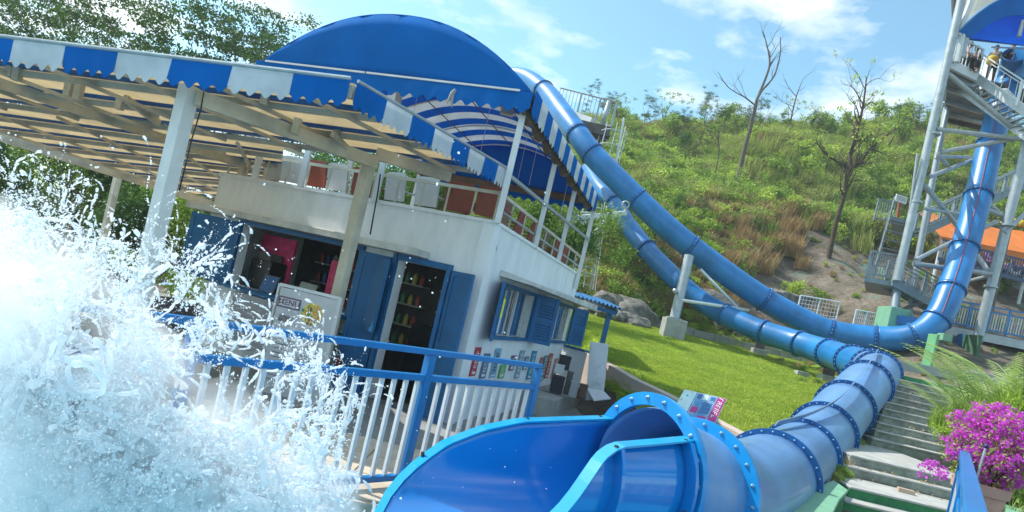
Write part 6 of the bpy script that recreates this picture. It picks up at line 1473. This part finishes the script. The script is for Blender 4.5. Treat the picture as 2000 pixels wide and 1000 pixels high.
# ------------------------------------------------------------------ information board lying tilted on the lawn edge
ib = root('information_board', Pz(1372, 830, .35)); tag(ib, 'tilted blue and magenta printed information board standing at the lawn edge', 'information board')
c1_, c2_, c3_, c4_ = P(1337,760,10.6), P(1420,779,10.6), P(1389,843,9.9), P(1298,830,9.9)
def bd(s, t, o=0): p = c1_.lerp(c2_, s).lerp(c4_.lerp(c3_, s), t); return p + bn*o
bn = (c2_-c1_).cross(c4_-c1_).normalized(); bn = bn if bn.y < 0 else -bn
q = MB(); q.slab([bd(0,0), bd(1,0), bd(1,1), bd(0,1)], -bn*.07); build('board', q, white_paint, ib, bevel=.006)
def patch(s0, s1, t0, t1, m, o=.004, nm='printed_panel'):
    q = MB(); q.slab([bd(s0,t0,o), bd(s1,t0,o), bd(s1,t1,o), bd(s0,t1,o)], bn*.002); build(nm, q, m, ib)
mg_, bl1, bl2, tl_ = mat('magenta print', (.42,.03,.20), .5), mat('print blue', (.08,.28,.50), .5, .3, 20), mat('print navy', (.04,.16,.36), .5, .3, 20), mat('print pale teal', (.55,.74,.72), .5)
patch(.02,.30,.02,.98,tl_,.003); patch(.30,.80,.02,.98,bl1,.0032); patch(.80,.985,.02,.985,mg_,.0034)
k_ = 0
for (s0,s1,t0,t1) in ((.34,.46,.05,.18),(.50,.60,.05,.18),(.64,.77,.05,.18),(.34,.50,.24,.36),(.34,.50,.42,.58),(.54,.76,.24,.58),(.34,.52,.64,.94),(.56,.76,.64,.94)):
    patch(s0-.012,s1+.012,t0-.012,t1+.012, white_paint, .006); patch(s0,s1,t0,t1, [bl2,tl_,bl2,bl1,mg_,bl2,bl1,mg_][k_], .009); k_ += 1
ey = (bd(0,0)-bd(0,1)).normalized(); ex = (bd(1,0)-bd(0,0)).normalized(); ex = (ex - ey*ex.dot(ey)).normalized()
glyph_row(bd(.89,.5,.010), -ey, ex, bn, (bd(0,0)-bd(0,1)).length*.85, .07, 9, ink_w, ib)
q = MB(); a_ = bd(.12,.25,.006); q.add([a_ + ex*.12, a_ + ey*.12, a_ - ex*.06 - ey*.1], [(0,1,2)]); build('printed_arrow', q, mat('print green', (.03,.35,.28), .5), ib)
q = MB(); q.beam(bd(-.02,.62,-.05), bd(1.02,.62,-.05), .04, .05); build('back_bar', q, steel, ib)
for s_ in (.1,.9):
    q = MB(); a_ = bd(s_,1,-.05); q.beam(V((a_.x,a_.y,.1)), a_, .06, .06); build('leg', q, steel, ib)
    q = MB(); a_ = bd(s_,.1,-.08); q.beam(V((a_.x+.1,a_.y+.25,.2)), a_, .05, .05); build('leg', q, steel, ib)
q = MB(); a = Pz(1385,858,.28); q.obox(a, V((.45,.35,0)), V((-.13,.17,0)), V((0,0,.05))); o = build('concrete_slab', q, concrete, bevel=.01); tag(o, 'pale concrete slab under the tilted information board', 'slab')
# ------------------------------------------------------------------ the splash
def water_mat(name, white):
    m = bpy.data.materials.new(name); m.use_nodes = True; t = m.node_tree; b = t.nodes['Principled BSDF']
    b.inputs['Base Color'].default_value = (.97,.985,1,1); b.inputs['Roughness'].default_value = .05 if white < .5 else .4; b.inputs['IOR'].default_value = 1.33
    b.inputs['Transmission Weight'].default_value = 1 - white
    if white > .3:
        tl = N(t, 'ShaderNodeBsdfTranslucent'); tl.inputs[0].default_value = (.95,.98,1,1); mx = N(t, 'ShaderNodeMixShader'); mx.inputs[0].default_value = .55
        t.links.new(b.outputs[0], mx.inputs[1]); t.links.new(tl.outputs[0], mx.inputs[2]); t.links.new(mx.outputs[0], t.nodes['Material Output'].inputs[0])
    return m
w_clear = water_mat('clear water drops', .60); w_white = water_mat('aerated white water', .9)
# spray outline in the place: column of water thrown up from the pool in front of the railing
TOPS = [(-80,250),(0,330),(40,345),(90,390),(150,415),(210,425),(260,445),(330,470),(400,500),(450,520),(500,545),(545,600),(575,660),(620,700),(655,745),(685,830),(700,900),(715,960),(740,1100)]
SOL = [(-80,560),(0,640),(80,720),(160,800),(260,890),(340,950),(430,1010),(520,1060),(620,1120),(740,1200)]
def dens(u, v):  # 0 outside .. 1 solid
    a, b = pl(u, TOPS), pl(u, SOL)
    return (v-a)/max(20, b-a)
def icos(sub):
    bm = bmesh.new(); bmesh.ops.create_icosphere(bm, subdivisions=sub, radius=1); v = np.array([x.co[:] for x in bm.verts]); f = np.array([[y.index for y in x.verts] for x in bm.faces]); bm.free(); return v, f
I1 = icos(1); I2 = icos(2)
def drops(name, P_, S_, base, m, label, stretch=.5):
    v, f = base; n = len(P_); P_ = np.array(P_); S_ = np.array(S_)
    A = rng.normal(size=(n,3)); A[:,2] += .8; A /= np.linalg.norm(A,axis=1)[:,None]; st = (1 + stretch*rng.random(n)**3*2)
    W = v[None]*S_[:,None,None]*(1 + .18*rng.normal(size=(n,len(v),1)))
    al = (W*A[:,None,:]).sum(2, keepdims=True); W = W + A[:,None,:]*al*(st-1)[:,None,None]
    W = W + P_[:,None,:]; me = bpy.data.meshes.new(name); nv = n*len(v); nf = n*len(f)
    me.vertices.add(nv); me.vertices.foreach_set('co', W.reshape(-1).astype(np.float32)); me.loops.add(nf*3); me.polygons.add(nf)
    F_ = (f[None] + (np.arange(n)*len(v))[:,None,None]).reshape(-1); me.loops.foreach_set('vertex_index', F_.astype(np.int32)); me.polygons.foreach_set('loop_start', (np.arange(nf)*3).astype(np.int32)); me.polygons.foreach_set('loop_total', np.full(nf,3,dtype=np.int32))
    me.update(); me.validate(); me.polygons.foreach_set('use_smooth', [True]*nf); me.materials.append(m)
    o = bpy.data.objects.new(name, me); COL.objects.link(o); o['kind'] = 'stuff'; o['label'] = label; return o
# ligaments and lumps -> one merged liquid surface
def seedpt(lo, hi, dmin=2.1, dmax=3.7):
    while True:
        u = rng.uniform(-60, 740); v = rng.uniform(240, 1040); k = dens(u, v)
        if lo <= k < hi: return u, v, k
def clump(u, v): return mn.noise(V((u*.011, v*.011, 4.2)))*.6 + mn.noise(V((u*.035, v*.035, 8.8)))*.5
LP, LR = [], []
for i in range(1100):
    u, v, k = seedpt(.0, 1.2)
    if clump(u, v) < .05*(1-k) and rng.random() < .93: continue
    d = rng.uniform(2.2, 3.6); p0 = np.array(P(u, v, d)); a = rng.uniform(-.9, 2.3); d0 = np.array([math.cos(a), rng.normal()*.3, math.sin(a)]); d0 /= np.linalg.norm(d0)
    L0 = int(rng.uniform(8, 46)); r0 = rng.uniform(.0022,.0052)*(1+.8*min(1,k)); curl0 = rng.normal()*.07
    side = np.cross(d0, rng.normal(size=3)); side /= np.linalg.norm(side)
    for m_ in range(int(rng.integers(1, 8))):
        p = p0 + side*m_*.0065 + rng.normal(size=3)*.002; dr = d0.copy(); curl = curl0; L = max(5, int(L0*rng.uniform(.5,1.1)))
        for j in range(L):
            c, s_ = math.cos(curl), math.sin(curl); dr = np.array([dr[0]*c - dr[2]*s_, dr[1], dr[0]*s_ + dr[2]*c]) + rng.normal(size=3)*.06; dr /= np.linalg.norm(dr); curl += rng.normal()*.02
            p = p + dr*.009; LP.append(p.copy()); LR.append(r0*(.55 + .55*abs(math.sin(j*.35 + i + m_)))*(1.0 if j < L-2 else 1.35))
def volume_mesh(name, pts, rad, vox, m, label, thr=.12):
    me = bpy.data.meshes.new(name); me.from_pydata([tuple(p) for p in pts], [], []); a = me.attributes.new('rad', 'FLOAT', 'POINT'); a.data.foreach_set('value', np.array(rad, dtype=np.float32))
    o = bpy.data.objects.new(name, me); COL.objects.link(o); ng = bpy.data.node_groups.new(name, 'GeometryNodeTree'); ng.interface.new_socket('Geometry', in_out='INPUT', socket_type='NodeSocketGeometry'); ng.interface.new_socket('Geometry', in_out='OUTPUT', socket_type='NodeSocketGeometry')
    gi, go = ng.nodes.new('NodeGroupInput'), ng.nodes.new('NodeGroupOutput'); mp_ = ng.nodes.new('GeometryNodeMeshToPoints'); na = ng.nodes.new('GeometryNodeInputNamedAttribute'); na.data_type = 'FLOAT'; na.inputs['Name'].default_value = 'rad'
    pv = ng.nodes.new('GeometryNodePointsToVolume'); pv.resolution_mode = 'VOXEL_SIZE'; pv.inputs['Voxel Size'].default_value = vox; pv.inputs['Density'].default_value = 1
    vm = ng.nodes.new('GeometryNodeVolumeToMesh'); vm.inputs['Threshold'].default_value = thr
    ng.links.new(gi.outputs[0], mp_.inputs[0]); ng.links.new(mp_.outputs[0], pv.inputs['Points']); ng.links.new([s for s in na.outputs if s.enabled and s.name == 'Attribute'][0], pv.inputs['Radius']); ng.links.new(pv.outputs[0], vm.inputs['Volume']); ng.links.new(vm.outputs[0], go.inputs[0])
    o.modifiers.new('v', 'NODES').node_group = ng; bpy.context.view_layer.update(); m2 = bpy.data.meshes.new_from_object(o.evaluated_get(bpy.context.evaluated_depsgraph_get())); bpy.data.objects.remove(o)
    m2.materials.clear(); m2.materials.append(m); m2.polygons.foreach_set('use_smooth', [True]*len(m2.polygons)); print(name, 'polys', len(m2.polygons))
    o = bpy.data.objects.new(name, m2); COL.objects.link(o); o['kind'] = 'stuff'; o['label'] = label; return o
volume_mesh('splash_ligaments', LP, LR, .0050, w_clear, 'thrown strands and sheets of clear water in front of the railing')
# white core
CP, CR_ = [], []
for i in range(19000):
    u, v, k = seedpt(.45, 6)
    c_ = clump(u, v)
    if k < 1.0 and c_ < .34 - .9*(k-.42)/.55: continue
    d = rng.uniform(2.5, 3.5); CP.append(tuple(P(u, v, d))); CR_.append((.013+.022*rng.random()**2.5)*(.7+.3*min(1.3,k)))
volume_mesh('white_water', CP, CR_, .0135, w_white, 'dense white churned water of the splash at the lower left')
# droplets
for (nm, cnt, lo, hi, s0, s1, base, m, lb) in (('spray_droplets', 18000, .0, 1.25, .0011, .0034, I1, w_clear, 'fine spray droplets around the splash'), ('foam_droplets', 22000, .08, 2.2, .0012, .0048, I1, w_white, 'white foam droplets of the splash'), ('large_droplets', 900, -.05, 1.1, .0035, .009, I2, w_clear, 'larger round water drops in the splash')):
    PP, SS_ = [], []
    while len(PP) < cnt:
        u = rng.uniform(-60, 760); v = rng.uniform(230, 1040); k = dens(u, v)
        if not lo <= k < hi: continue
        if clump(u, v)*1.5 + rng.random()*.6 + (k-.4)*.7 < .30: continue
        PP.append(tuple(P(u, v, rng.uniform(2.0, 3.8) if k < .7 or rng.random() < .3 else rng.uniform(2.15, 2.6)))); SS_.append(s0 + (s1-s0)*rng.random()**2.2)
    drops(nm, PP, SS_, base, m, lb)
# stray drops flying far out
PP, SS_ = [], []
while len(PP) < 850:
    u = rng.uniform(-40, 1500); v = rng.uniform(250, 1000); a = pl(u, TOPS) if u < 740 else 1050
    dist = math.hypot(max(0, u-620), max(0, a - v) if u < 740 else 0)
    if rng.random() > math.exp(-dist/130.0) * (1 if u < 1250 else .2): continue
    d = rng.uniform(2.0, 3.4) if u < 900 else rng.uniform(2.4, 3.1)
    PP.append(tuple(P(u, v, d))); SS_.append(.0010 + .0034*rng.random()**3)
drops('stray_droplets', PP, SS_, I2, w_clear, 'single water drops flying in front of the kiosk and flume')

# fine mist hanging in the splash: one lumpy closed volume of even white spray
mist = bpy.data.materials.new('fine mist'); mist.use_nodes = True; t = mist.node_tree; t.nodes.clear()
mo = N(t, 'ShaderNodeOutputMaterial'); vp = N(t, 'ShaderNodeVolumePrincipled'); vp.inputs['Color'].default_value = (1,1,1,1); vp.inputs['Anisotropy'].default_value = .35
tg = N(t, 'ShaderNodeTexCoord'); nm_ = N(t, 'ShaderNodeTexNoise'); nm_.inputs['Scale'].default_value = 3.2; nm_.inputs['Detail'].default_value = 5; mr_ = N(t, 'ShaderNodeMapRange'); mr_.inputs[1].default_value = .42; mr_.inputs[2].default_value = .75; mr_.inputs[3].default_value = 0; mr_.inputs[4].default_value = 3.3
t.links.new(tg.outputs['Object'], nm_.inputs[0]); t.links.new(nm_.outputs[0], mr_.inputs[0]); t.links.new(mr_.outputs[0], vp.inputs['Density']); t.links.new(vp.outputs[0], mo.inputs['Volume'])
MP_, MR_ = [], []
for i in range(500):
    u, v, k = seedpt(.48, 6)
    if u > 240 and rng.random() < .8: continue
    MP_.append(tuple(P(u, v, rng.uniform(2.1, 3.2)))); MR_.append(rng.uniform(.10,.22)*(.7+.5*min(1,k)))
volume_mesh('spray_mist', MP_, MR_, .05, mist, 'soft white mist hanging inside the splash')
# ------------------------------------------------------------------ thin summer haze
hz_m = bpy.data.materials.new('haze'); hz_m.use_nodes = True; t = hz_m.node_tree; t.nodes.clear()
ho = N(t, 'ShaderNodeOutputMaterial'); hv = N(t, 'ShaderNodeVolumePrincipled'); hv.inputs['Density'].default_value = .0008; hv.inputs['Color'].default_value = (.88,.94,1,1); hv.inputs['Anisotropy'].default_value = .2
t.links.new(hv.outputs[0], ho.inputs['Volume'])
mb = MB(); mb.box((-30, -9, -5.5), (55, 74, 46)); o = build('haze', mb, hz_m); o['kind'] = 'stuff'; o['label'] = 'thin pale summer haze over the whole park'
